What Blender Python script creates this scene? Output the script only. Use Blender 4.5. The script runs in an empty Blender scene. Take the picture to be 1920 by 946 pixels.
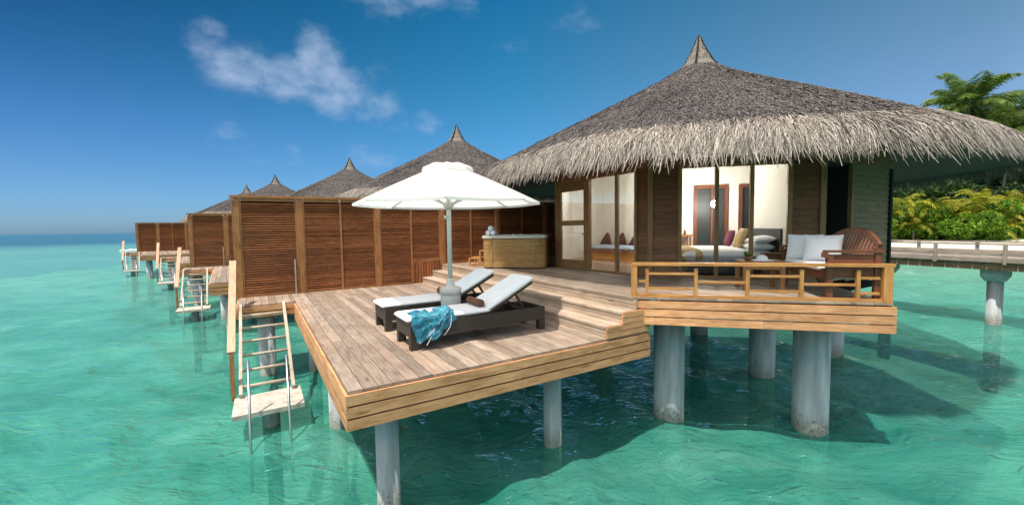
import bpy, math, random
import numpy as np
from mathutils import Vector, Matrix
random.seed(7); rng = np.random.default_rng(7)
R = math.radians
scene = bpy.context.scene
COL = scene.collection

# ------------------------------------------------------------------ camera
EYE = 3.1
pit, rol = R(3.42258), R(0.84035)
cp, sp, cr, sr = math.cos(pit), math.sin(pit), math.cos(rol), math.sin(rol)
R0, U0, F0 = Vector((1, 0, 0)), Vector((0, sp, cp)), Vector((0, cp, -sp))
rt, up = R0*cr - U0*sr, R0*sr + U0*cr
cam = bpy.data.cameras.new("camera"); camo = bpy.data.objects.new("camera", cam); COL.objects.link(camo)
M = Matrix.Identity(4)
for i in range(3):
    M[i][0] = rt[i]; M[i][1] = up[i]; M[i][2] = -F0[i]
M[0][3], M[1][3], M[2][3] = 0, 0, EYE
camo.matrix_world = M
cam.sensor_width = 36; cam.lens = 788.58/1920*36
cam.clip_start = 0.05; cam.clip_end = 80000
scene.camera = camo

# ------------------------------------------------------------------ villa frame
ANG = R(31.40968)
U = Vector((math.cos(ANG), math.sin(ANG), 0)); V = Vector((-math.sin(ANG), math.cos(ANG), 0))
ORG = Vector((-1.5422, 3.8227, 0)); DZ = 1.6
UZ = 0.4875                                   # upper floor above the lower deck
S2 = math.sqrt(0.5)

# ------------------------------------------------------------------ light
SUN_EL = R(68)
sd = (-0.95*U - 0.30*V).normalized()          # horizontal direction towards the sun
sun_dir = Vector((sd.x*math.cos(SUN_EL), sd.y*math.cos(SUN_EL), math.sin(SUN_EL)))
sl = bpy.data.lights.new("sun", 'SUN'); sl.energy = 3.4; sl.angle = R(0.8); sl.color = (1, 0.95, 0.86)
so = bpy.data.objects.new("sun", sl); COL.objects.link(so)
so.rotation_euler = sun_dir.to_track_quat('Z', 'Y').to_euler()
so.location = (0, 0, 30)
SKY_STRENGTH = 0.085

def N(nt, t, **kw):
    n = nt.nodes.new(t)
    for k, v in kw.items():
        if k in n.inputs.keys() if isinstance(k, str) else False: n.inputs[k].default_value = v
        else: setattr(n, k, v)
    return n
def setin(n, **kw):
    for k, v in kw.items(): n.inputs[k.replace('_', ' ')].default_value = v
    return n
def math_n(nt, op, a, b=None, clamp=False):
    n = nt.nodes.new('ShaderNodeMath'); n.operation = op; n.use_clamp = clamp
    for i, x in enumerate((a, b)):
        if x is None: continue
        if isinstance(x, (int, float)): n.inputs[i].default_value = x
        else: nt.links.new(x, n.inputs[i])
    return n.outputs[0]
def mixc(nt, fac, a, b, mode='MIX'):
    n = nt.nodes.new('ShaderNodeMix'); n.data_type = 'RGBA'; n.blend_type = mode
    for s, x in ((n.inputs[0], fac), (n.inputs[6], a), (n.inputs[7], b)):
        if isinstance(x, (int, float)): s.default_value = x
        elif isinstance(x, (tuple, list)): s.default_value = (*x[:3], 1)
        else: nt.links.new(x, s)
    return n.outputs[2]
def ramp(nt, fac, stops, interp='LINEAR'):
    n = nt.nodes.new('ShaderNodeValToRGB'); n.color_ramp.interpolation = interp
    e = n.color_ramp.elements
    while len(e) < len(stops): e.new(0.5)
    for i, (p, c) in enumerate(stops):
        e[i].position = p; e[i].color = (*c, 1) if len(c) == 3 else c
    nt.links.new(fac, n.inputs[0]); return n.outputs[0]
def noise(nt, vec, scale, detail=3, rough=0.55, dist=0.0):
    n = nt.nodes.new('ShaderNodeTexNoise'); setin(n, Scale=scale, Detail=detail, Roughness=rough, Distortion=dist)
    if vec is not None: nt.links.new(vec, n.inputs['Vector'])
    return n.outputs[0]
def mapping(nt, vec, scale=(1, 1, 1), loc=(0, 0, 0), rot=(0, 0, 0)):
    n = nt.nodes.new('ShaderNodeMapping')
    n.inputs['Scale'].default_value = scale; n.inputs['Location'].default_value = loc; n.inputs['Rotation'].default_value = rot
    nt.links.new(vec, n.inputs['Vector']); return n.outputs[0]

# ------------------------------------------------------------------ sky
world = bpy.data.worlds.new("World"); scene.world = world; world.use_nodes = True
nt = world.node_tree; nt.nodes.clear()
sky = nt.nodes.new('ShaderNodeTexSky'); sky.sky_type = 'NISHITA'; sky.sun_disc = False
sky.sun_elevation = SUN_EL; sky.sun_rotation = math.atan2(sd.x, sd.y)
sky.altitude = 0; sky.air_density = 1.0; sky.dust_density = 0.6; sky.ozone_density = 2.5
geo = nt.nodes.new('ShaderNodeTexCoord'); dvec = geo.outputs['Generated']
sep = nt.nodes.new('ShaderNodeSeparateXYZ'); nt.links.new(dvec, sep.inputs[0])
elev = sep.outputs[2]
az = math_n(nt, 'ARCTAN2', sep.outputs[0], sep.outputs[1])
# deep polarised blue away from the horizon; unseen zenith brightened as added fill light
tint = ramp(nt, elev, [(0.0, (0.68, 0.84, 1.0)), (0.10, (0.68, 0.83, 0.92)), (0.2, (0.58, 0.83, 0.96)), (0.30, (0.42, 0.76, 0.93)), (0.55, (0.09, 0.50, 0.94)), (0.68, (3.0, 1.9, 1.1)), (1.0, (10.0, 5.0, 2.4))])
skyc = mixc(nt, 1.0, sky.outputs[0], tint, 'MULTIPLY')
# sky darker towards open water at left; unseen part behind viewer brightened as fill
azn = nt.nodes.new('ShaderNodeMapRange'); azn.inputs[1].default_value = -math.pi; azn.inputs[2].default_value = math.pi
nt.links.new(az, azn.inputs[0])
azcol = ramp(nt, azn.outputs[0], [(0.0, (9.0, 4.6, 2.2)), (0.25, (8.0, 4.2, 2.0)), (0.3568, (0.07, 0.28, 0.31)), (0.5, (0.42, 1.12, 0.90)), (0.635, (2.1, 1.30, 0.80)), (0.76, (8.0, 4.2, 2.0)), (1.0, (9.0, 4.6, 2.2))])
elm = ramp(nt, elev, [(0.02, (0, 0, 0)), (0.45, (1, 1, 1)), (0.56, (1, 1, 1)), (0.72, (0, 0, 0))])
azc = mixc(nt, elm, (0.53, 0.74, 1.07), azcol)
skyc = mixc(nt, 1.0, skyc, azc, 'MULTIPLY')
# wispy clouds: lobes in azimuth / elevation broken up by noise
comb = nt.nodes.new('ShaderNodeCombineXYZ'); nt.links.new(az, comb.inputs[0]); nt.links.new(math_n(nt, 'ARCSINE', elev), comb.inputs[1])
aev = comb.outputs[0]
nz = nt.nodes.new('ShaderNodeTexNoise'); setin(nz, Scale=7.0, Detail=9, Roughness=0.6); nt.links.new(mapping(nt, aev, (1, 1.7, 1)), nz.inputs['Vector'])
nz2 = noise(nt, mapping(nt, aev, (1, 1.5, 1), (3, 1, 0)), 20, 8, 0.6)
CL = [  # az, el, half widths, rotation, weight
    (-0.605, 0.345, .055, .050, 0.3, .80), (-0.545, 0.315, .085, .060, 0.35, .95), (-0.47, 0.305, .09, .060, 0.2, 1.0), (-0.415, 0.335, .060, .075, 0.0, 1.1), (-0.385, 0.29, .085, .065, .6, 1.0), (-0.31, 0.262, .075, .050, .6, .80), (-0.26, 0.24, .05, .04, .5, .60), (-0.30, 0.325, .055, .045, .4, .55), (-0.44, 0.25, .14, .04, .25, .45),
    (-0.27, 0.475, .12, .055, 0.4, .85), (-0.18, 0.50, .09, .05, .2, .75), (-0.09, 0.50, .08, .06, -.5, .75), (0.16, 0.43, .09, .04, .0, .60), (0.01, .40, .08, .03, .3, .48), (-0.19, 0.24, .055, .035, .3, .62), (-0.31, .165, .09, .04, .2, .58),
    (-0.57, 0.19, .06, .04, .6, .55), (-0.52, .155, .13, .04, .4, .60), (-0.36, .17, .10, .04, .3, .34), (-0.15, .46, .1, .04, .2, .3), (0.80, .46, .12, .04, .2, .60), (-.75, .21, .12, .04, .3, .22)]
acc = None
for a0, e0, wa, we, rt_, wt in CL:
    m = mapping(nt, aev, (1, 1, 1), (-a0, -e0, 0)); 
    m = mapping(nt, m, (1/wa, 1/we, 1), (0, 0, 0), (0, 0, rt_))
    ln = nt.nodes.new('ShaderNodeVectorMath'); ln.operation = 'LENGTH'; nt.links.new(m, ln.inputs[0])
    g = math_n(nt, 'MULTIPLY', math_n(nt, 'SUBTRACT', 1.5, ln.outputs['Value'], True), wt)
    acc = g if acc is None else math_n(nt, 'MAXIMUM', acc, g)
nsum = math_n(nt, 'ADD', math_n(nt, 'MULTIPLY', nz.outputs[0], 1.5), math_n(nt, 'MULTIPLY', nz2, 0.7))
cm = math_n(nt, 'ADD', acc, math_n(nt, 'SUBTRACT', nsum, 1.56))
cmr = nt.nodes.new('ShaderNodeMapRange'); cmr.interpolation_type = 'SMOOTHSTEP'
for i, x in enumerate((0.0, 1.1, 0.0, 0.74)): cmr.inputs[i+1].default_value = x
nt.links.new(cm, cmr.inputs[0])
cfac = math_n(nt, 'MULTIPLY', cmr.outputs[0], math_n(nt, 'MULTIPLY', acc, 1.6, True))
CLOUD = (4.1, 4.9, 6.4)
skyc = mixc(nt, cfac, skyc, CLOUD)
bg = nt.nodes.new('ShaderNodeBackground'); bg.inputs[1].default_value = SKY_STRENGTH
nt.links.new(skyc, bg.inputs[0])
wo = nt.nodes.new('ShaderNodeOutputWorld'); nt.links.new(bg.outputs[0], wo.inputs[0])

scene.view_settings.view_transform = 'Standard'; scene.view_settings.look = 'None'
scene.view_settings.exposure = 0.70; scene.view_settings.gamma = 1.0
scene.view_settings.use_curve_mapping = False
scene.render.engine = 'CYCLES'
scene.cycles.transparent_max_bounces = 16
scene.cycles.max_bounces = 8
scene.cycles.caustics_reflective = False; scene.cycles.caustics_refractive = False

# ------------------------------------------------------------------ materials
def new_mat(name):
    m = bpy.data.materials.new(name); m.use_nodes = True
    t = m.node_tree; t.nodes.clear()
    out = t.nodes.new('ShaderNodeOutputMaterial'); b = t.nodes.new('ShaderNodeBsdfPrincipled')
    t.links.new(b.outputs[0], out.inputs[0]); return m, t, b, out
def bump(t, b, h, strength=0.3, dist=0.01):
    n = t.nodes.new('ShaderNodeBump'); n.inputs['Strength'].default_value = strength; n.inputs['Distance'].default_value = dist
    t.links.new(h, n.inputs['Height']); t.links.new(n.outputs[0], b.inputs['Normal'])
def island(t):
    return t.nodes.new('ShaderNodeNewGeometry').outputs['Random Per Island']
def wood(name, ca, cb, var=0.35, rough=0.6, grain=26, blotch=None, bstr=0.25, tint=None):
    """ca/cb grain colours; boards differ by island; tint = a second hue some boards have"""
    m, t, b, o = new_mat(name)
    uv = t.nodes.new('ShaderNodeUVMap').outputs[0]
    g = noise(t, mapping(t, uv, (1.6, grain, 1)), 2.2, 5, 0.6, 0.4)
    c = ramp(t, g, [(0.3, ca), (0.72, cb)])
    rnd = island(t)
    if tint:
        c = mixc(t, math_n(t, 'MULTIPLY', ramp(t, math_n(t, 'FRACT', math_n(t, 'MULTIPLY', rnd, 7.31)), [(0.35, (0, 0, 0)), (1, (1, 1, 1))]), 0.8), c, mixc(t, 1.0, c, tint, 'MULTIPLY'))
    lo, hi = 1-var, 1+var
    mr = t.nodes.new('ShaderNodeMapRange'); mr.inputs[3].default_value = lo; mr.inputs[4].default_value = hi; t.links.new(rnd, mr.inputs[0])
    c = mixc(t, 1.0, c, mr.outputs[0], 'MULTIPLY')
    bl = noise(t, mapping(t, uv, (1.3, 5, 1)), 2.0, 4, 0.65)
    c = mixc(t, 1.0, c, ramp(t, bl, [(0.30, blotch or (0.72, 0.70, 0.68)), (0.52, (1, 1, 1)), (0.8, (1.12, 1.12, 1.12))]), 'MULTIPLY')
    gp = t.nodes.new('ShaderNodeNewGeometry').outputs['Position']
    c = mixc(t, 1.0, c, ramp(t, noise(t, gp, 0.9, 5, 0.65, 0.5), [(0.28, (0.78, 0.77, 0.76)), (0.5, (1, 1, 1)), (0.72, (1.14, 1.14, 1.15))]), 'MULTIPLY')
    # knots
    vo = t.nodes.new('ShaderNodeTexVoronoi'); setin(vo, Scale=1.0); t.links.new(mapping(t, uv, (1.4, 7, 1)), vo.inputs['Vector'])
    c = mixc(t, 1.0, c, ramp(t, vo.outputs[0], [(0.05, (0.55, 0.45, 0.38)), (0.15, (1, 1, 1))]), 'MULTIPLY')
    t.links.new(c, b.inputs['Base Color']); setin(b, Roughness=rough); b.inputs['Specular IOR Level'].default_value = 0.3
    bump(t, b, g, bstr, 0.004); return m
def plain(name, col, rough=0.6, nscale=6, namp=0.12, metallic=0.0, bs=0.0, spec=0.4):
    m, t, b, o = new_mat(name)
    ob = t.nodes.new('ShaderNodeTexCoord').outputs['Object']
    n = noise(t, ob, nscale, 5)
    c = mixc(t, 1.0, col, ramp(t, n, [(0.25, (1-namp,)*3), (0.75, (1+namp,)*3)]), 'MULTIPLY')
    t.links.new(c, b.inputs['Base Color']); setin(b, Roughness=rough, Metallic=metallic); b.inputs['Specular IOR Level'].default_value = spec
    if bs: bump(t, b, n, bs, 0.02)
    return m
MT = {}
MT['deck'] = wood('weathered_decking', (0.215, 0.165, 0.122), (0.39, 0.315, 0.245), 0.27, 0.65, 24, (0.72, 0.69, 0.67), 0.3, (1.0, 0.89, 0.83))
MT['fascia'] = wood('golden_timber', (0.48, 0.215, 0.092), (0.74, 0.38, 0.19), 0.16, 0.6, 18, (0.72, 0.64, 0.56), 0.3)
MT['riser'] = wood('pale_riser_timber', (0.35, 0.255, 0.18), (0.55, 0.435, 0.33), 0.14, 0.6, 20, (0.80, 0.76, 0.72), 0.25)
MT['slat'] = wood('dark_red_louvre_timber', (0.22, 0.072, 0.026), (0.40, 0.155, 0.058), 0.26, 0.5, 20, (0.75, 0.7, 0.65), 0.2)
MT['post'] = wood('brown_post_timber', (0.27, 0.112, 0.038), (0.44, 0.205, 0.075), 0.16, 0.5, 16, (0.75, 0.7, 0.65), 0.2)
MT['rail'] = wood('varnished_rail_timber', (0.36, 0.155, 0.045), (0.58, 0.29, 0.095), 0.14, 0.4, 18, (0.78, 0.70, 0.6), 0.15)
MT['siding'] = wood('dark_brown_siding', (0.17, 0.066, 0.028), (0.28, 0.12, 0.055), 0.22, 0.55, 16, None, 0.3)
MT['greysiding'] = wood('grey_green_siding', (0.25, 0.15, 0.08), (0.35, 0.225, 0.13), 0.15, 0.7, 12, None, 0.2)
MT['frame'] = wood('brown_joinery', (0.22, 0.108, 0.038), (0.34, 0.18, 0.072), 0.12, 0.45, 16, None, 0.15)
MT['bench'] = wood('red_brown_bench_timber', (0.115, 0.038, 0.017), (0.20, 0.074, 0.034), 0.15, 0.45, 18, None, 0.15)
MT['tubwood'] = wood('honey_tub_cladding', (0.30, 0.17, 0.055), (0.43, 0.26, 0.095), 0.10, 0.5, 10, (0.85, 0.8, 0.75), 0.1)
MT['landing'] = plain('worn_pale_landing', (0.46, 0.42, 0.35), 0.85, 9, 0.35, bs=0.2)
MT['paletimber'] = wood('bleached_ladder_timber', (0.36, 0.29, 0.21), (0.58, 0.50, 0.39), 0.12, 0.7, 16, (0.75, 0.70, 0.62), 0.3)
MT['pinktimber'] = wood('pinkish_handrail_timber', (0.42, 0.26, 0.155), (0.60, 0.40, 0.26), 0.12, 0.6, 16, None, 0.2)
MT['jetty'] = wood('grey_jetty_timber', (0.24, 0.20, 0.16), (0.42, 0.36, 0.30), 0.22, 0.7, 16, None, 0.25)
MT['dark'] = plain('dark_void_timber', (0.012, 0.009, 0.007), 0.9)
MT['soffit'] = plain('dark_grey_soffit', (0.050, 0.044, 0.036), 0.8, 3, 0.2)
MT['wallwhite'] = plain('cream_plaster', (0.80, 0.77, 0.70), 0.8, 2, 0.03)
MT['roomfloor'] = wood('polished_room_floor', (0.20, 0.10, 0.06), (0.30, 0.16, 0.10), 0.15, 0.3, 14, None, 0.1)
MT['steel'] = plain('brushed_steel', (0.48, 0.49, 0.48), 0.35, 20, 0.1, 1.0)
MT['white'] = plain('white_cotton', (0.82, 0.83, 0.86), 0.85, 9, 0.05, bs=0.1)
MT['cushion'] = plain('white_cushion_fabric', (0.90, 0.89, 0.87), 0.85, 7, 0.04, bs=0.12)
MT['tan'] = plain('tan_cushion_fabric', (0.42, 0.29, 0.13), 0.85, 30, 0.25)
MT['maroon'] = plain('maroon_cushion_fabric', (0.15, 0.02, 0.045), 0.85, 30, 0.2)
MT['cocoa'] = plain('dark_brown_cushion_fabric', (0.055, 0.022, 0.015), 0.85, 30, 0.2)
MT['bolster'] = plain('brown_towelling', (0.16, 0.075, 0.045), 0.95, 60, 0.3, bs=0.3)
MT['blue'] = plain('pale_blue_mattress_fabric', (0.42, 0.52, 0.72), 0.85, 10, 0.08)
MT['amber'] = plain('amber_day_bed_panel', (0.62, 0.30, 0.06), 0.5, 5, 0.1)
MT['charcoal'] = plain('charcoal_upholstery', (0.03, 0.034, 0.035), 0.7, 12, 0.2)
MT['acrylic'] = plain('cream_acrylic', (0.62, 0.58, 0.50), 0.25, 3, 0.03)
MT['pole'] = plain('grey_painted_metal', (0.52, 0.52, 0.47), 0.45, 6, 0.06)
MT['leafplant'] = plain('green_leaves', (0.10, 0.22, 0.03), 0.6, 20, 0.3)
# wicker
m, t, b, o = new_mat('dark_wicker'); ob = t.nodes.new('ShaderNodeTexCoord').outputs['Object']
wv = t.nodes.new('ShaderNodeTexWave'); setin(wv, Scale=28.0, Distortion=1.5); t.links.new(mapping(t, ob, (1, 1, 1.6), rot=(0, R(45), R(45))), wv.inputs['Vector'])
t.links.new(ramp(t, wv.outputs[1], [(0.2, (0.016, 0.010, 0.007)), (0.8, (0.058, 0.040, 0.028))]), b.inputs['Base Color']); setin(b, Roughness=0.55); bump(t, b, wv.outputs[1], 0.4, 0.004)
MT['wicker'] = m
# canvas of the parasol
m, t, b, o = new_mat('white_canvas')
b.inputs['Base Color'].default_value = (0.86, 0.86, 0.84, 1); setin(b, Roughness=0.8)
ob = t.nodes.new('ShaderNodeTexCoord').outputs['Object']
bump(t, b, noise(t, ob, 4, 4), 0.15, 0.03)
tr = t.nodes.new('ShaderNodeBsdfTranslucent'); tr.inputs[0].default_value = (0.9, 0.9, 0.86, 1)
mx = t.nodes.new('ShaderNodeMixShader'); mx.inputs[0].default_value = 0.58
t.links.new(b.outputs[0], mx.inputs[1]); t.links.new(tr.outputs[0], mx.inputs[2]); t.links.new(mx.outputs[0], o.inputs[0])
MT['canvas'] = m
# concrete with tide marks (z of the world: water at 0)
m, t, b, o = new_mat('blue_grey_concrete')
gp = t.nodes.new('ShaderNodeNewGeometry').outputs['Position']; s_ = t.nodes.new('ShaderNodeSeparateXYZ'); t.links.new(gp, s_.inputs[0])
n1 = noise(t, gp, 5, 5); n2 = noise(t, mapping(t, gp, (9, 9, 1.2)), 1, 4); n3 = noise(t, gp, 26, 3, 0.7)
c = mixc(t, 1.0, (0.44, 0.46, 0.46), ramp(t, n2, [(0.3, (0.62, 0.63, 0.62)), (0.7, (1.1, 1.1, 1.1))]), 'MULTIPLY')
hz = math_n(t, 'ADD', s_.outputs[2], math_n(t, 'MULTIPLY', math_n(t, 'SUBTRACT', n1, 0.5), 0.25))
alg = t.nodes.new('ShaderNodeMapRange'); alg.inputs[1].default_value = 0.06; alg.inputs[2].default_value = 0.34; alg.inputs[3].default_value = 1; alg.inputs[4].default_value = 0; t.links.new(hz, alg.inputs[0])
c = mixc(t, math_n(t, 'MULTIPLY', alg.outputs[0], 0.6), c, (0.16, 0.14, 0.07))
spot = math_n(t, 'MULTIPLY', ramp(t, n3, [(0.59, (0, 0, 0)), (0.64, (1, 1, 1))]), ramp(t, hz, [(0.12, (1, 1, 1)), (0.42, (0, 0, 0))]))
c = mixc(t, spot, c, (0.02, 0.018, 0.012))
t.links.new(c, b.inputs['Base Color']); setin(b, Roughness=0.75); bump(t, b, n1, 0.2, 0.02)
MT['concrete'] = m
# thatch
def thatch(name, stops, base_noise=True, rough=0.9):
    m, t, b, o = new_mat(name)
    ob = t.nodes.new('ShaderNodeTexCoord').outputs['Object']
    rnd = island(t)
    c = ramp(t, rnd, stops)
    n = noise(t, ob, 0.9, 5, 0.6); n2 = noise(t, ob, 30, 3)
    c = mixc(t, 1.0, c, ramp(t, n, [(0.3, (0.75, 0.75, 0.77)), (0.7, (1.15, 1.12, 1.1))]), 'MULTIPLY')
    c = mixc(t, 1.0, c, ramp(t, n2, [(0.3, (0.7, 0.7, 0.7)), (0.7, (1.2, 1.2, 1.2))]), 'MULTIPLY')
    t.links.new(c, b.inputs['Base Color']); setin(b, Roughness=rough); b.inputs['Specular IOR Level'].default_value = 0.15
    return m
MT['thatch'] = thatch('grey_thatch', [(0.0, (0.085, 0.077, 0.073)), (0.5, (0.15, 0.135, 0.125)), (0.85, (0.20, 0.18, 0.165)), (1, (0.29, 0.265, 0.24))])
MT['thatchbase'] = thatch('thatch_underlayer', [(0.0, (0.10, 0.09, 0.083)), (1, (0.10, 0.09, 0.083))])
MT['capthatch'] = thatch('pale_cap_thatch', [(0.0, (0.10, 0.088, 0.075)), (0.5, (0.19, 0.17, 0.145)), (1, (0.30, 0.27, 0.23))])
MT['straw'] = thatch('bleached_straw_fringe', [(0.0, (0.06, 0.05, 0.042)), (0.3, (0.21, 0.182, 0.152)), (0.7, (0.385, 0.342, 0.288)), (1, (0.57, 0.515, 0.44))])
# glass
m, t, b, o = new_mat('window_glass')
tb = t.nodes.new('ShaderNodeBsdfTransparent'); tb.inputs[0].default_value = (0.95, 0.97, 0.96, 1)
gl = t.nodes.new('ShaderNodeBsdfGlossy'); setin(gl, Roughness=0.02)
fr = t.nodes.new('ShaderNodeFresnel'); fr.inputs[0].default_value = 1.45
mx = t.nodes.new('ShaderNodeMixShader'); t.links.new(math_n(t, 'MULTIPLY', fr.outputs[0], 0.5), mx.inputs[0])
t.links.new(tb.outputs[0], mx.inputs[1]); t.links.new(gl.outputs[0], mx.inputs[2]); t.links.new(mx.outputs[0], o.inputs[0])
MT['glass'] = m
m, t, b, o = new_mat('dark_doorway'); b.inputs['Base Color'].default_value = (0.022, 0.026, 0.022, 1); setin(b, Roughness=0.5)  # near-black panel standing in for the darkness of the open doorways
MT['darkdoorway'] = m
m, t, b, o = new_mat('lit_lamp_globe'); b.inputs['Base Color'].default_value = (0.9, 0.88, 0.8, 1)
b.inputs['Emission Color'].default_value = (1, 0.955, 0.89, 1); b.inputs['Emission Strength'].default_value = 210.0
MT['lamp'] = m
# scarf
m, t, b, o = new_mat('teal_patterned_silk'); uv = t.nodes.new('ShaderNodeUVMap').outputs[0]
n1 = noise(t, uv, 5, 4, 0.6, 1.2); n2 = noise(t, uv, 11, 4, 0.6, 2.0)
c = ramp(t, n1, [(0.30, (0.0, 0.05, 0.11)), (0.45, (0.003, 0.13, 0.22)), (0.58, (0.01, 0.24, 0.29)), (0.72, (0.005, 0.10, 0.22))])
c = mixc(t, ramp(t, n2, [(0.58, (0, 0, 0)), (0.66, (1, 1, 1))]), c, (0.40, 0.40, 0.50))
c = mixc(t, ramp(t, noise(t, uv, 17, 3, 0.6, 1.0), [(0.62, (0, 0, 0)), (0.68, (1, 1, 1))]), c, (0.16, 0.36, 0.31))
t.links.new(c, b.inputs['Base Color']); setin(b, Roughness=0.6)
MT['scarf'] = m
# leaves
def leaf(name, stops, tr=0.35):
    m, t, b, o = new_mat(name)
    c = ramp(t, island(t), stops)
    oi = t.nodes.new('ShaderNodeObjectInfo'); hs = t.nodes.new('ShaderNodeHueSaturation')
    mr = t.nodes.new('ShaderNodeMapRange'); mr.inputs[3].default_value = 0.75; mr.inputs[4].default_value = 1.2; t.links.new(oi.outputs['Random'], mr.inputs[0])
    t.links.new(mr.outputs[0], hs.inputs['Value']); t.links.new(c, hs.inputs['Color'])
    t.links.new(hs.outputs[0], b.inputs['Base Color']); setin(b, Roughness=0.5); b.inputs['Specular IOR Level'].default_value = 0.3
    tl = t.nodes.new('ShaderNodeBsdfTranslucent'); t.links.new(hs.outputs[0], tl.inputs[0])
    mx = t.nodes.new('ShaderNodeMixShader'); mx.inputs[0].default_value = tr
    t.links.new(b.outputs[0], mx.inputs[1]); t.links.new(tl.outputs[0], mx.inputs[2]); t.links.new(mx.outputs[0], o.inputs[0]); return m
MT['palm'] = leaf('coconut_palm_leaves', [(0, (0.045, 0.11, 0.02)), (0.6, (0.12, 0.21, 0.035)), (1, (0.27, 0.31, 0.06))])
MT['youngpalm'] = leaf('yellow_green_palm_leaves', [(0, (0.13, 0.19, 0.012)), (0.55, (0.25, 0.28, 0.015)), (0.85, (0.38, 0.32, 0.02)), (1, (0.50, 0.33, 0.03))])
MT['shrub'] = leaf('glossy_green_shrub_leaves', [(0, (0.04, 0.11, 0.008)), (0.5, (0.10, 0.22, 0.012)), (1, (0.24, 0.36, 0.04))])
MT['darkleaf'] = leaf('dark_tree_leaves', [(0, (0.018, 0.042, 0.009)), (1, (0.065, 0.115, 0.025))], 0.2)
MT['trunk'] = plain('grey_palm_bark', (0.20, 0.165, 0.125), 0.9, 4, 0.3)

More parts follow.
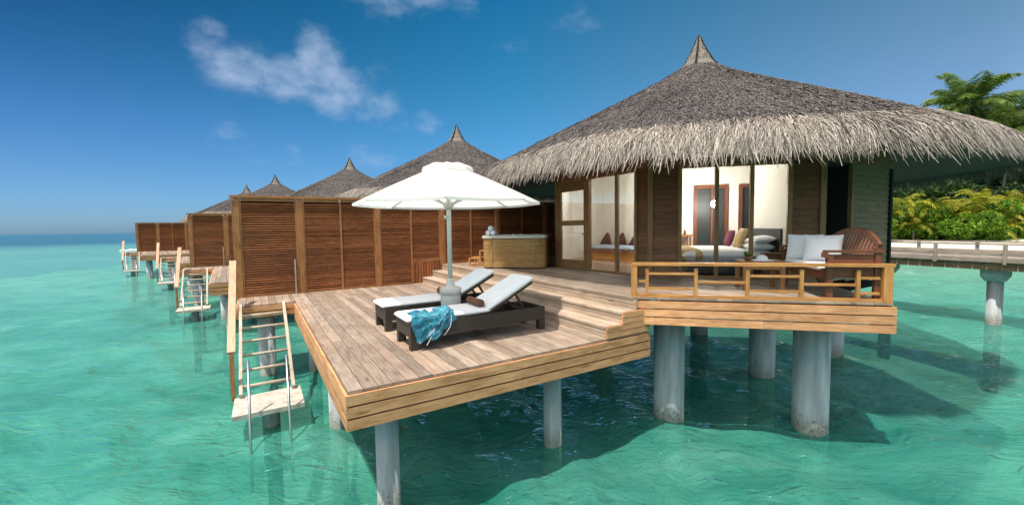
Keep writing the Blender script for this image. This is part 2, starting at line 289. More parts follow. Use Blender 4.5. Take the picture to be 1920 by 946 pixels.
# ------------------------------------------------------------------ mesh builder
class MB:
    def __init__(s): s.v = []; s.f = []; s.uv = []; s.sm = []
    def quad_uv(s, f, uvs, sm=False): s.f.append(tuple(f)); s.uv.append(uvs); s.sm.append(sm)
    def hexa(s, P):
        """8 points: bottom 0-3 ccw, top 4-7; uv along the longest edge"""
        P = [Vector(p) for p in P]; i0 = len(s.v); s.v += [tuple(p) for p in P]
        ex = [(P[1]-P[0]).length, (P[3]-P[0]).length, (P[4]-P[0]).length]
        ax = ex.index(max(ex)); L = [(P[1]-P[0]), (P[3]-P[0]), (P[4]-P[0])][ax].normalized()
        off = (random.uniform(0, 50), random.uniform(0, 50))
        for f in ((0, 3, 2, 1), (4, 5, 6, 7), (0, 1, 5, 4), (1, 2, 6, 5), (2, 3, 7, 6), (3, 0, 4, 7)):
            pts = [P[i] for i in f]; nrm = (pts[1]-pts[0]).cross(pts[2]-pts[0])
            if nrm.length > 1e-12: nrm.normalize()
            l = L - nrm*L.dot(nrm)
            if l.length < 0.2: l = (pts[1]-pts[0])
            if l.length < 1e-9: l = Vector((1, 0, 0))
            l.normalize(); c = nrm.cross(l)
            s.quad_uv([i0+i for i in f], [(off[0]+(p-P[0]).dot(l), off[1]+(p-P[0]).dot(c)) for p in pts])
    def box(s, c, a, b, d):
        """centre and three half-axis vectors"""
        c, a, b, d = Vector(c), Vector(a), Vector(b), Vector(d)
        if a.cross(b).dot(d) < 0: b = -b
        s.hexa([c-a-b-d, c+a-b-d, c+a+b-d, c-a+b-d, c-a-b+d, c+a-b+d, c+a+b+d, c-a+b+d])
    def ab(s, x0, x1, y0, y1, z0, z1):
        s.box(((x0+x1)/2, (y0+y1)/2, (z0+z1)/2), (abs(x1-x0)/2, 0, 0), (0, abs(y1-y0)/2, 0), (0, 0, abs(z1-z0)/2))
    def bar(s, p, q, w, h, upv=(0, 0, 1)):
        p, q = Vector(p), Vector(q); a = (q-p)/2; sd_ = a.cross(Vector(upv)).normalized(); u_ = sd_.cross(a).normalized()
        s.box((p+q)/2, a, sd_*w/2, u_*h/2)
    def lathe(s, c, prof, n=20, cap=True, axis=(0, 0, 1), smooth=True):
        """prof: list of (radius, height along axis)"""
        c = Vector(c); ax = Vector(axis).normalized(); x = ax.orthogonal().normalized(); y = ax.cross(x)
        i0 = len(s.v)
        for r, h in prof:
            for k in range(n):
                an = 2*math.pi*k/n; s.v.append(tuple(c+ax*h+(x*math.cos(an)+y*math.sin(an))*r))
        for j in range(len(prof)-1):
            for k in range(n):
                k2 = (k+1) % n; a, b_, c_, d_ = i0+j*n+k, i0+j*n+k2, i0+(j+1)*n+k2, i0+(j+1)*n+k
                s.quad_uv((a, b_, c_, d_), [(k/n, prof[j][1]), ((k+1)/n, prof[j][1]), ((k+1)/n, prof[j+1][1]), (k/n, prof[j+1][1])], smooth)
        if cap:
            s.quad_uv([i0+k for k in range(n)][::-1], [(0, 0)]*n); s.quad_uv([i0+(len(prof)-1)*n+k for k in range(n)], [(0, 0)]*n)
    def tube(s, p, q, r, n=10):
        p, q = Vector(p), Vector(q); s.lathe(p, [(r, 0), (r, (q-p).length)], n, True, q-p)
    def grid(s, fn, nu, nv, close=False, uvscale=(1, 1)):
        i0 = len(s.v)
        for i in range(nu+1):
            for j in range(nv+1): s.v.append(tuple(fn(i/nu, j/nv)))
        for i in range(nu):
            for j in range(nv):
                a = i0+i*(nv+1)+j; q = (a, a+nv+1, a+nv+2, a+1)
                s.quad_uv(q, [(i/nu*uvscale[0], j/nv*uvscale[1]), ((i+1)/nu*uvscale[0], j/nv*uvscale[1]), ((i+1)/nu*uvscale[0], (j+1)/nv*uvscale[1]), (i/nu*uvscale[0], (j+1)/nv*uvscale[1])], True)
    def cushion(s, c, a, b, d, n=12, p=4.0, edge=0.35):
        """puffy pillow: centre, half axes a,b in plane and d thickness"""
        c, a, b, d = Vector(c), Vector(a), Vector(b), Vector(d)
        def prof(x, y):
            k = max(0.0, (1-abs(x)**p))*max(0.0, (1-abs(y)**p)); return k**edge
        ph = random.uniform(0, 6)
        for sg in (1, -1):
            def fn(i, j, sg=sg):
                x, y = 2*i-1, 2*j-1
                if sg < 0: y = -y
                x = math.copysign(1-(1-abs(x))**1.4, x); y = math.copysign(1-(1-abs(y))**1.4, y)
                pull = 1-0.05*(1-x*x)*abs(y)-0.0
                w_ = 0.03*math.sin(5*x+ph)*math.sin(4*y+ph*1.7)
                return c+a*x*(1-0.06*(1-y*y))+b*y*(1-0.06*(1-x*x))+d*sg*(prof(x, y)+w_*prof(x, y))
            s.grid(fn, n, n)
    def build(s, name, mat, parent=None, base=(0, 0, 0), smooth=None):
        me = bpy.data.meshes.new(name)
        bx, by, bz = base
        me.from_pydata([(x-bx, y-by, z-bz) for x, y, z in s.v], [], s.f)
        ul = me.uv_layers.new(name='UVMap'); flat = [c for uvs in s.uv for p in uvs for c in p]
        ul.data.foreach_set('uv', flat)
        me.polygons.foreach_set('use_smooth', s.sm if smooth is None else [smooth]*len(s.sm))
        me.materials.append(MT[mat] if isinstance(mat, str) else mat); me.update()
        o = bpy.data.objects.new(name, me); COL.objects.link(o)
        if parent is not None: o.parent = parent
        return o

def tag(o, label=None, cat=None, group=None, kind=None):
    if label: o['label'] = label
    if cat: o['category'] = cat
    if group: o['group'] = group
    if kind: o['kind'] = kind
    return o
def wpt(u, v, z=0.0):
    return ORG + U*u + V*v + Vector((0, 0, z+DZ))
BASE = {}
def thing(name, label, cat, base, group=None):
    """Empty at villa coordinates base=(u,v,z); its meshes are drawn in villa coordinates"""
    o = bpy.data.objects.new(name, None); COL.objects.link(o); o.empty_display_size = 0.2
    o.location = wpt(*base); o.rotation_euler = (0, 0, ANG); BASE[o.name] = tuple(base)
    return tag(o, label, cat, group)
def part(mb, name, mat, t, label=None, root=None, smooth=None):
    """t: thing or part; sub-parts share the coordinates of their thing"""
    r = t
    while r.parent is not None: r = r.parent
    o = mb.build(name, mat, t, BASE[r.name], smooth)
    if label: o['label'] = label
    return o
def single(mb, name, mat, label, cat, base, group=None):
    o = mb.build(name, mat, None, base); o.location = wpt(*base); o.rotation_euler = (0, 0, ANG); BASE[o.name] = tuple(base)
    return tag(o, label, cat, group)
def copy_tree(o, parent=None):
    kids = list(o.children); c = o.copy(); COL.objects.link(c); c.parent = parent
    for k in kids: copy_tree(k, c)
    return c

# local directions: W along the window wall, Nn into the house
C1 = Vector((5.82, 1.464, 0)); Wd = Vector((S2, -S2, 0)); Nd = Vector((S2, S2, 0))
def wn(w, n, z=0.0): return C1 + Wd*w + Nd*n + Vector((0, 0, z))
Z3 = Vector((0, 0, 1))

# ================================================================== SETTING: sea, seabed, beach
def sea():
    nr, na = 400, 960
    r = np.concatenate([1.2*(80/1.2)**(np.arange(nr-60)/(nr-61)), 80*(40000/80)**((np.arange(60)+1)/60)])
    a = np.linspace(0, 2*np.pi, na, endpoint=False)
    rr, aa = np.meshgrid(r, a, indexing='ij'); x = rr*np.sin(aa); y = rr*np.cos(aa); z = np.zeros_like(x)
    g = np.random.default_rng(3)
    wx = 0.35*np.sin(0.31*x+0.2*y)+0.35*np.sin(-0.23*x+0.37*y+1.3); xx, yy = x+wx, y+wx*0.6
    for i in range(80):
        lam = 0.22*(2.4/0.22)**g.random(); k = 2*np.pi/lam; th = R(55)+g.normal(0, 0.75)
        amp = 0.0052*lam*np.exp(-(rr*0.0125/lam)**2*5)
        z += amp*(np.exp(1.1*(np.sin(k*(xx*np.cos(th)+yy*np.sin(th))+g.random()*6.28)-1))*2.0-0.9)
    z = z*1.0
    V_ = np.stack([x.ravel(), y.ravel(), z.ravel()], 1)
    idx = np.arange(nr*na).reshape(nr, na); nx = np.roll(idx, -1, 1)
    q = np.stack([idx[:-1], idx[1:], nx[1:], nx[:-1]], -1).reshape(-1, 4)
    me = bpy.data.meshes.new('sea'); me.vertices.add(len(V_)+1)
    V_ = np.vstack([V_, [[0, 0, 0]]]); me.vertices.foreach_set('co', V_.ravel())
    tri = np.stack([np.full(na, len(V_)-1), nx[0], idx[0]], -1)[:, ::-1]
    nl = q.size+tri.size; me.loops.add(nl); me.loops.foreach_set('vertex_index', np.concatenate([q[:, ::-1].ravel(), tri[:, ::-1].ravel()]))
    me.polygons.add(len(q)+len(tri)); ls = np.concatenate([np.arange(len(q))*4, len(q)*4+np.arange(len(tri))*3]); me.polygons.foreach_set('loop_start', ls)
    me.polygons.foreach_set('use_smooth', np.ones(len(ls), bool)); me.update(calc_edges=True); me.validate()
    if me.polygons[len(me.polygons)//2].normal.z < 0: me.flip_normals()
    o = bpy.data.objects.new('sea', me); COL.objects.link(o); tag(o, kind='structure')
    m, t, b, out = new_mat('lagoon_water')
    P = t.nodes.new('ShaderNodeNewGeometry').outputs['Position']
    sp_ = t.nodes.new('ShaderNodeSeparateXYZ'); t.links.new(P, sp_.inputs[0])
    dist = t.nodes.new('ShaderNodeVectorMath'); dist.operation = 'LENGTH'; t.links.new(P, dist.inputs[0]); D = dist.outputs['Value']
    n_big = noise(t, mapping(t, P, (0.055, 0.12, 0.1)), 1.0, 5, 0.55, 0.6)
    n_mid = noise(t, mapping(t, P, (0.55, 1.0, 0.1), rot=(0, 0, R(-20))), 1.0, 6, 0.6, 0.8)
    # body colour: sand patches pale, deeper pockets emerald
    body = ramp(t, math_n(t, 'ADD', math_n(t, 'MULTIPLY', n_big, 0.68), math_n(t, 'MULTIPLY', n_mid, 0.32)),
                [(0.36, (0.006, 0.16, 0.115)), (0.45, (0.03, 0.29, 0.215)), (0.53, (0.09, 0.42, 0.315)), (0.66, (0.23, 0.54, 0.42))])
    # shallower and paler with distance over the sand flat, then the deep sea beyond the reef
    far1 = t.nodes.new('ShaderNodeMapRange'); far1.inputs[1].default_value = 7; far1.inputs[2].default_value = 40; t.links.new(D, far1.inputs[0])
    body = mixc(t, math_n(t, 'MULTIPLY', far1.outputs[0], 0.62), body, (0.24, 0.60, 0.49))
    shore = t.nodes.new('ShaderNodeMapRange'); shore.inputs[1].default_value = 14; shore.inputs[2].default_value = 40; t.links.new(sp_.outputs[1], shore.inputs[0])
    shx = t.nodes.new('ShaderNodeMapRange'); shx.inputs[1].default_value = 8; shx.inputs[2].default_value = 24; t.links.new(sp_.outputs[0], shx.inputs[0])
    body = mixc(t, math_n(t, 'MULTIPLY', math_n(t, 'MULTIPLY', shore.outputs[0], shx.outputs[0]), 0.7), body, (0.36, 0.55, 0.36))
    reef = t.nodes.new('ShaderNodeMapRange'); reef.inputs[1].default_value = 150; reef.inputs[2].default_value = 230
    t.links.new(math_n(t, 'ADD', D, math_n(t, 'MULTIPLY', noise(t, mapping(t, P, (0.01, 0.02, 0.01)), 1.0, 4), 60)), reef.inputs[0])
    body = mixc(t, reef.outputs[0], body, (0.012, 0.105, 0.20))
    bm = t.nodes.new('ShaderNodeBump'); bm.inputs['Strength'].default_value = 1.0; bm.inputs['Distance'].default_value = 0.075
    def ridge(n): return math_n(t, 'SUBTRACT', 1.0, math_n(t, 'ABSOLUTE', math_n(t, 'SUBTRACT', math_n(t, 'MULTIPLY', n, 2.0), 1.0)))
    r1 = ridge(noise(t, mapping(t, P, (1.0, 2.0, 1), rot=(0, 0, R(-18))), 1.1, 3, 0.5, 0.9))
    r2 = ridge(noise(t, mapping(t, P, (1.0, 1.8, 1), rot=(0, 0, R(20))), 3.1, 3, 0.5, 0.7))
    r3 = noise(t, mapping(t, P, (1.0, 1.6, 1), rot=(0, 0, R(-40))), 11, 2, 0.5, 0.3)
    rip = math_n(t, 'ADD', math_n(t, 'ADD', math_n(t, 'MULTIPLY', math_n(t, 'POWER', r1, 2.0), 0.55), math_n(t, 'MULTIPLY', math_n(t, 'POWER', r2, 2.0), 0.30)), math_n(t, 'MULTIPLY', r3, 0.10))
    t.links.new(rip, bm.inputs['Height'])
    di = t.nodes.new('ShaderNodeBsdfDiffuse'); t.links.new(body, di.inputs[0]); t.links.new(bm.outputs[0], di.inputs['Normal'])
    tp = t.nodes.new('ShaderNodeBsdfTransparent'); tp.inputs[0].default_value = (0.43, 0.85, 0.79, 1)
    m1 = t.nodes.new('ShaderNodeMixShader'); m1.inputs[0].default_value = 0.42
    t.links.new(tp.outputs[0], m1.inputs[1]); t.links.new(di.outputs[0], m1.inputs[2])
    gl = t.nodes.new('ShaderNodeBsdfGlossy'); setin(gl, Roughness=0.04); gl.inputs[0].default_value = (0.9, 0.95, 1, 1); t.links.new(bm.outputs[0], gl.inputs['Normal'])
    fr = t.nodes.new('ShaderNodeFresnel'); fr.inputs[0].default_value = 1.33; t.links.new(bm.outputs[0], fr.inputs['Normal'])
    m2 = t.nodes.new('ShaderNodeMixShader'); t.links.new(math_n(t, 'MINIMUM', fr.outputs[0], 0.40), m2.inputs[0])
    t.links.new(m1.outputs[0], m2.inputs[1]); t.links.new(gl.outputs[0], m2.inputs[2]); t.links.new(m2.outputs[0], out.inputs[0])
    me.materials.append(m)
sea()
def terrain():
    """sea floor rising into the beach on the right"""
    nx, ny = 150, 120
    xs = np.concatenate([np.linspace(-60, 20, 60), np.linspace(21, 160, nx-60)]); ys = np.concatenate([np.linspace(-20, 30, 40), np.linspace(31, 150, ny-40)])
    def hgt(x, y):
        edge = 40.0 + 1.2*math.sin(x*0.13) - 0.10*max(0, x-40) + 60*max(0, (9-x)/9)**2
        h = -1.9 + 0.25*math.sin(x*0.5+y*0.3)*math.sin(y*0.41-x*0.2)
        s = (y-edge+14)/14
        if s > 0: h = -1.9+min(s, 1)**1.2*1.9 if s < 1 else min((y-edge)*0.07, 0.75)+0.03*math.sin(x*0.9)*math.sin(y*0.7)
        return h
    mb = MB(); mb.v = [(x, y, hgt(x, y)) for y in ys for x in xs]; n = len(xs)
    for j in range(len(ys)-1):
        for i in range(n-1):
            a = j*n+i; mb.quad_uv((a, a+1, a+n+1, a+n), [(0, 0)]*4, True)
    m, t, b, o = new_mat('coral_sand'); P = t.nodes.new('ShaderNodeNewGeometry').outputs['Position']
    s_ = t.nodes.new('ShaderNodeSeparateXYZ'); t.links.new(P, s_.inputs[0])
    c = mixc(t, ramp(t, s_.outputs[2], [(0.0, (0, 0, 0)), (0.25, (1, 1, 1))]), (0.45, 0.42, 0.33), (0.62, 0.56, 0.46))
    c = mixc(t, 1.0, c, ramp(t, noise(t, P, 0.35, 5, 0.65), [(0.35, (0.35, 0.36, 0.34)), (0.6, (1, 1, 1))]), 'MULTIPLY') if False else c
    sp2 = ramp(t, noise(t, P, 0.4, 5, 0.65), [(0.36, (0.52, 0.56, 0.52)), (0.58, (1, 1, 1))])
    c = mixc(t, ramp(t, s_.outputs[2], [(0.0, (1, 1, 1)), (0.05, (0, 0, 0))]), c, mixc(t, 1.0, c, sp2, 'MULTIPLY'))
    t.links.new(c, b.inputs['Base Color']); setin(b, Roughness=0.9)
    ob = mb.build('sand_beach', m); tag(ob, kind='structure')
terrain()

# ================================================================== DECK
def clip_boards(mb, u0, u1, vfun, bw, z0, z1, gap=0.007, joints=2.6):
    k = 0; u = u0
    while u < u1-1e-4:
        e = min(u+bw, u1); a, b = u+gap/2, e-gap/2
        (va0, va1), (vb0, vb1) = vfun(a), vfun(b)
        cuts = [0.0]; L = max(va1-va0, vb1-vb0); p = random.uniform(0.8, joints)
        while p < L-0.6: cuts.append(p/L); p += random.uniform(joints*0.7, joints*1.4)
        cuts.append(1.0)
        for c0, c1 in zip(cuts[:-1], cuts[1:]):
            g = 0.003; zz = z1+random.uniform(-0.0015, 0.0015)
            A0, A1 = va0+(va1-va0)*c0+(g if c0 else 0), va0+(va1-va0)*c1-(g if c1 < 1 else 0)
            B0, B1_ = vb0+(vb1-vb0)*c0+(g if c0 else 0), vb0+(vb1-vb0)*c1-(g if c1 < 1 else 0)
            if A1-A0 > 0.02 or B1_-B0 > 0.02:
                mb.hexa([(a, A0, z0), (b, B0, z0), (b, B1_, z0), (a, A1, z0), (a, A0, zz), (b, B0, zz), (b, B1_, zz), (a, A1, zz)])
        u = e
U3, U4, U5 = 3.2555, 3.5445, 3.8335
VS = 7.1375
BU, BV, BL = 3.9032, 0.0674, 3.1057
EU, EV = BU+S2*BL, BV-S2*BL
def upper_v(u):
    lo = BV if u <= BU else (BV-(u-BU) if u <= EU else EV+(u-EU))
    hi = VS if u <= 5.799 else (1.44-(u-5.80))
    return lo, max(hi, lo)
def build_deck():
    t = thing('timber_deck', 'weathered two level timber sun deck with steps, nearest to the viewer', 'deck', (0, 0, 0))
    m = MB(); clip_boards(m, 0.0, 4.05, lambda u: (0.0, VS), 0.1385, -0.03, 0.0)
    part(m, 'lower_floor', 'deck', t, 'weathered pinkish grey deck boards beside the loungers')
    m = MB(); clip_boards(m, -1.035, -0.002, lambda u: (5.90, VS), 0.1385, -0.03, 0.0)
    part(m, 'walkway', 'deck', t, 'short weathered walkway boards at the ladder head')
    m = MB()                                   # steps
    for (ua, ub, z) in ((U3, U4, UZ/3), (U4, U5, UZ*2/3)):
        for k in range(2):
            x0 = ua-0.012+k*(ub-ua+0.012)/2; x1 = x0+(ub-ua+0.012)/2-0.006
            p = 0
            while p < VS-0.01:
                q = min(p+random.uniform(1.8, 3.2), VS)
                if VS-q < 0.5: q = VS
                m.ab(x0, x1, p+0.002, q-0.002, z-0.03, z+random.uniform(-0.001, 0.001)); p = q
    part(m, 'step_tread', 'riser', t, 'pale step treads')
    m = MB()
    for (ua, z0, z1) in ((U3, 0.0, UZ/3-0.031), (U4, UZ/3+0.001, UZ*2/3-0.031), (U5, UZ*2/3+0.001, UZ-0.031)):
        h = (z1-z0-0.006)/2
        for k in range(2):
            p = 0.004
            while p < VS-0.01:
                q = min(p+random.uniform(2.2, 3.6), VS)
                if VS-q < 0.5: q = VS
                m.ab(ua, ua+0.025, p+0.002, q-0.002, z0+k*(h+0.006), z0+k*(h+0.006)+h); p = q
    part(m, 'step_riser', 'riser', t, 'pale sunlit step risers')
    m = MB(); clip_boards(m, U5-0.012, 5.80, upper_v, 0.1385, UZ-0.03, UZ); clip_boards(m, 5.80, EU+1.5, upper_v, 0.1385, UZ-0.03, UZ)
    part(m, 'upper_floor', 'deck', t, 'weathered grey brown boards of the upper floor and balcony')
    m = MB(); clip_boards(m, 5.80, 9.3, lambda u: (min(4.36+(u-5.80), VS-0.02), VS), 0.1385, UZ-0.03, UZ); part(m, 'side_floor', 'deck', t)
    m = MB()                                   # fascia boards along the front, the left and the steps' end
    hb = 0.0985
    for k in range(3):
        z1 = -0.034-k*(hb+0.0185); z0 = z1-hb
        m.ab(-0.028, 1.9, -0.028, -0.001, z0, z1); m.ab(1.903, 4.086, -0.028, -0.001, z0, z1)
        m.ab(-0.028, -0.001, -0.0005, 3.1, z0, z1); m.ab(-0.028, -0.001, 3.103, 5.868, z0, z1)
        m.ab(4.058, 4.086, -0.0005, 3.0, z0, z1)
        m.ab(-1.06, -0.03, 5.87, 5.897, z0, z1) if k < 2 else None
        m.ab(-1.063, -1.037, 5.90, VS, z0, z1) if k < 2 else None
    part(m, 'fascia', 'fascia', t, 'golden edge boards round the lower deck')
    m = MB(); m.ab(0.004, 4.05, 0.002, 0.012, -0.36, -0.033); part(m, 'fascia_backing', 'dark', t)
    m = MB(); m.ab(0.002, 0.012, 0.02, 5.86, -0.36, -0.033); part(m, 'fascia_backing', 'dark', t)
    m = MB()
    for (ua, z) in ((U3, 0.0), (U4, UZ/3)):
        h = UZ/6
        for k in range(2): m.ab(ua-0.004, 4.086 if not k or True else 0, -0.026, -0.001, z+0.002+k*h, z+k*h+h-0.006)
    part(m, 'step_end', 'fascia', t, 'golden brown boards closing the end of the steps')
    m = MB()                                   # balcony fascia: three boards along W, plus the right side
    b = Vector((BU, BV, 0)); e = b+Wd*BL
    for k in range(3):
        z1 = UZ-0.050-k*0.1155; z0 = z1-0.099
        off = -Nd*0.014
        for s0, s1 in ((0.0, 1.62), (1.623, BL)):
            c = b+Wd*(s0+s1)/2+off; m.box((c.x, c.y, (z0+z1)/2), Wd*(s1-s0)/2, Nd*0.013, Z3*(z1-z0)/2)
        c = e+Nd*1.12+Wd*-0.0135; m.box((c.x, c.y, (z0+z1)/2), Nd*1.12, Wd*0.013, Z3*(z1-z0)/2)
    part(m, 'balcony_fascia', 'fascia', t, 'three bright golden boards along the balcony edge')
    m = MB()                                   # bearers below
    for v in (0.6, 2.9, 5.2): m.ab(0.05, 4.0, v-0.07, v+0.07, -0.33, -0.04)
    m.ab(-1.0, 0.0, 6.1, 6.24, -0.24, -0.04)
    for u_ in (0.3, 2.4): m.ab(u_, u_+0.12, 0.1, 7.0, -0.36, -0.332)
    for n_ in (-1.9, -0.4):
        c = wn(1.35, n_, 0.3); m.box(c, Wd*1.35, Nd*0.08, Z3*0.11)
    m.ab(4.2, 4.34, 0.2, 7.0, UZ-0.28, UZ-0.035)
    part(m, 'bearer', 'siding', t)
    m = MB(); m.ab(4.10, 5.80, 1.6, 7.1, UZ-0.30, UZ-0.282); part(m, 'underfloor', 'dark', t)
    return t
deck = build_deck()

PILG = 'slim concrete pillars under the sun decks'
def pillar(u, v, r, ztop, label, group, z0=-3.9):
    m = MB(); m.lathe((u, v, 0), [(r, z0), (r, ztop)], 28)
    return single(m, 'concrete_pillar', 'concrete', label, 'pillar', (u, v, -1.6), group)
G1, G2 = 'slim round pillars under the nearest sun deck', 'stout round pillars under the nearest villa'
pil_deck = [
 pillar(0.47, 0.50, 0.125, -0.36, 'slim blue grey pillar under the near corner of the sun deck', G1),
 pillar(2.82, 0.62, 0.127, -0.36, 'slim pillar with stained foot under the middle of the deck front', G1),
 pillar(0.32, 2.92, 0.125, -0.36, 'slim pillar just behind the left edge of the deck, right of the ladder landing', G1),
 pillar(0.36, 6.2, 0.125, -0.36, 'slim pillar at the far left end of the sun deck, right of the ladder', G1),
 pillar(-0.55, 6.22, 0.16, -0.25, 'dark pillar behind the ladder rungs under the walkway', G1)]
for (u, v, lab) in ((4.90, 0.29, 'stout pillar under the left end of the balcony'), (6.37, -1.10, 'stout pillar with black speckles under the right part of the balcony'),
                    (8.0, 0.47, 'stout shaded pillar standing behind the two front balcony pillars'), (10.75, 0.34, 'far pillar half hidden behind the speckled balcony pillar'),
                    (6.4, 3.4, 'stout pillar deep in the shade below the upper floor'), (10.2, 3.4, 'rearmost shaded pillar below the villa')):
    pillar(u, v, 0.235, UZ-0.3 if u < 7.6 else 0.17, lab, G2)

# ================================================================== BALCONY RAILING
def railing():
    t = thing('balcony_railing', 'low golden wooden railing with staggered rails along the balcony edge', 'railing', (BU, BV, UZ))
    b = Vector((BU, BV, 0))+Nd*0.045
    def p(s, z): q = b+Wd*s; return Vector((q.x, q.y, UZ+z))
    m = MB(); m.box(p(-0.03, 0.205), Wd*0.04, Nd*0.04, Z3*0.275); part(m, 'post', 'rail', t)
    m = MB(); m.box(p(3.02, 0.225), Wd*0.05, Nd*0.045, Z3*0.225); part(m, 'post', 'rail', t)
    xs = [0.145, 0.79, 1.435, 2.075, 2.71]
    for s in xs:
        m = MB(); m.box(p(s, 0.225), Wd*0.022, Nd*0.022, Z3*0.182); part(m, 'baluster', 'rail', t)
    m = MB(); m.box(p(1.52, 0.468), Wd*1.57, Nd*0.045, Z3*0.021); part(m, 'handrail', 'rail', t)
    m = MB(); m.box(p(1.49, 0.021), Wd*1.478, Nd*0.032, Z3*0.021); part(m, 'bottom_rail', 'rail', t)
    edges = [0.012]+xs+[2.968]; hs = [(0.225,), (0.335, 0.125), (0.222,), (0.315, 0.112), (0.215,), (0.305, 0.11)]
    for i, hh in enumerate(hs):
        for h in hh:
            m = MB(); s0, s1 = edges[i]+0.023, edges[i+1]-0.023
            m.box(p((s0+s1)/2, h), Wd*(s1-s0)/2, Nd*0.016, Z3*0.016); part(m, 'mid_rail', 'rail', t)
    return t
railing()

# ================================================================== LOUVRE SCREEN
def screen():
    t = thing('louvre_screen', 'tall brown louvred privacy screen beside the nearest sun deck', 'privacy screen', (-1.04, VS, 0))
    H = 2.245; posts = [(-1.0, 0.10), (0.26, 0.13), (2.07, 0.12), (3.86, 0.13), (5.66, 0.13), (7.46, 0.13), (9.26, 0.13)]
    def zb(u): return -0.02 if u < 2.95 else (0.60 if u < 3.84 else 0.480)
    for i, (u, w) in enumerate(posts):
        m = MB(); m.ab(u-w/2, u+w/2, VS-0.02, VS+0.09, -0.35 if u < 3 else UZ-0.0, H-0.003); part(m, 'post', 'post', t)
        m = MB()
        for sg in (-1, 1): m.ab(u+sg*(w/2+0.020)-0.02, u+sg*(w/2+0.020)+0.02, VS, VS+0.06, zb(u+sg*.1), H-0.06)
        part(m, 'stile', 'post', t)
    m = MB(); m.ab(-1.12, 3.0, VS-0.045, VS+0.11, H, H+0.055); part(m, 'cap_rail', 'post', t)
    m = MB(); m.ab(3.003, 9.4, VS-0.045, VS+0.11, H, H+0.055); part(m, 'cap_rail', 'post', t)
    for i in range(len(posts)-1):
        a, b = posts[i][0]+posts[i][1]/2+0.042, posts[i+1][0]-posts[i+1][1]/2-0.042
        segs = [(a, b)] if b-a < 1.3 else [(a, (a+b)/2-0.024), ((a+b)/2+0.024, b)]
        if len(segs) == 2:
            mid = (a+b)/2; m = MB(); m.ab(mid-0.023, mid+0.023, VS-0.012, VS+0.06, zb(mid) if mid > 3.2 or mid < 2.9 else 0.0, H-0.06); part(m, 'mullion', 'post', t)
        for (x0, x1) in segs:
            z0 = zb((x0+x1)/2)
            m = MB(); zz = z0+0.10; xc = (x0+x1)/2; step = 0.0535
            while zz < H-0.085:
                jt = random.uniform(-0.03, 0.03)
                m.box((xc, VS+0.03, zz), ((x1-x0)/2, 0, 0), Vector((0, 0.030, 0.026+jt*0.1)), Vector((0, -0.004, 0.005))); zz += step
            part(m, 'louvre_panel', 'slat', t)
            
            for za, zc in ((z0, z0+0.085), (H-0.07, H-0.003)):
                m = MB(); m.ab(x0, x1, VS+0.002, VS+0.055, za, zc); part(m, 'panel_rail', 'post', t)
            m = MB(); m.ab(x0, x1, VS+0.075, VS+0.085, z0, H-0.01); part(m, 'backing', 'dark', t)
    m = MB(); u = 2.99
    while u < 3.80:
        m.ab(u, u+0.055, VS+0.005, VS+0.03, 0.0 if u < U3 else (UZ/3 if u < U4 else UZ*2/3), 0.595); u += 0.078
    m.ab(2.97, 3.82, VS+0.035, VS+0.045, 0.0, 0.59)
    part(m, 'slatted_skirting', 'slat', t)
    m = MB(); m.ab(0.10, 0.128, VS-0.05, VS-0.022, 0.002, 0.82); part(m, 'side_batten', 'paletimber', t)
    return t
screen_o = screen()

# ================================================================== STAIR LADDER
def ladder():
    t = thing('boarding_ladder', 'bleached wooden ladder with landing leading from the nearest deck down to the sea', 'ladder', (-0.6, 5.9, -1.6))
    A = Vector((0, 5.96, 0.0)); B_ = Vector((0, 3.93, -1.17)); d = (B_-A).normalized()
    for u in (-1.0, -0.2):
        m = MB(); m.bar((u+(0.02 if u < -.5 else -0.02), A.y, A.z), (u+(0.02 if u < -.5 else -0.02), B_.y, B_.z), 0.05, 0.10, (0, 0, 1)); part(m, 'stringer', 'paletimber', t)
    for k in range(6):
        z = -0.165-0.181*k; v = A.y+(z-A.z)/(B_.z-A.z)*(B_.y-A.y)-0.01
        m = MB(); m.tube((-0.97, v, z), (-0.23, v, z), 0.026, 8); part(m, 'rung', 'paletimber', t)
    # landing
    m = MB(); x = -1.075; n = 1
    m.hexa([(-1.08, 3.18, -1.27), (-0.12, 3.18, -1.27), (-0.11, 4.06, -1.27), (-1.065, 3.98, -1.27), (-1.08, 3.18, -1.2), (-0.12, 3.18, -1.2), (-0.11, 4.06, -1.2), (-1.065, 3.98, -1.2)])
    part(m, 'landing', 'landing', t, 'pale worn landing board just above the water')
    m = MB(); m.lathe((-0.56, 3.55, 0), [(0.11, -3.5), (0.11, -1.272)], 16); part(m, 'landing_post', 'concrete', t)
    # sloping handrail board on the left, and its post
    m = MB(); m.bar((-1.085, 6.35, 0.88), (-1.085, 4.08, -0.47), 0.115, 0.04); part(m, 'handrail', 'pinktimber', t)
    m = MB(); m.ab(-1.115, -1.055, 4.05, 4.15, -1.27, -0.50); part(m, 'handrail_post', 'post', t)
    m = MB(); m.ab(-1.115, -1.065, 6.02, 6.10, -0.30, 0.665); part(m, 'handrail_post', 'post', t)
    return t
ladder_o = ladder()
def swim_ladder():
    t = thing('swim_ladder', 'steel swim ladder clamped to the landing of the nearest wooden ladder', 'swim ladder', (-0.6, 3.0, -1.6))
    for u in (-0.845, -0.335):
        m = MB(); m.tube((u, 3.33, -0.44), (u-0.012, 2.62, -2.1), 0.019, 10); part(m, 'side_rail', 'steel', t)
    for k in range(2):
        z = -1.70-0.2*k; v = 3.33+(z+0.44)/(-1.66)*0.71*-1*-1
        v = 3.33-( -0.44-z)/1.66*0.71
        m = MB(); m.tube((-0.85, v, z), (-0.34, v, z), 0.016, 8); part(m, 'rung', 'steel', t)
    return t
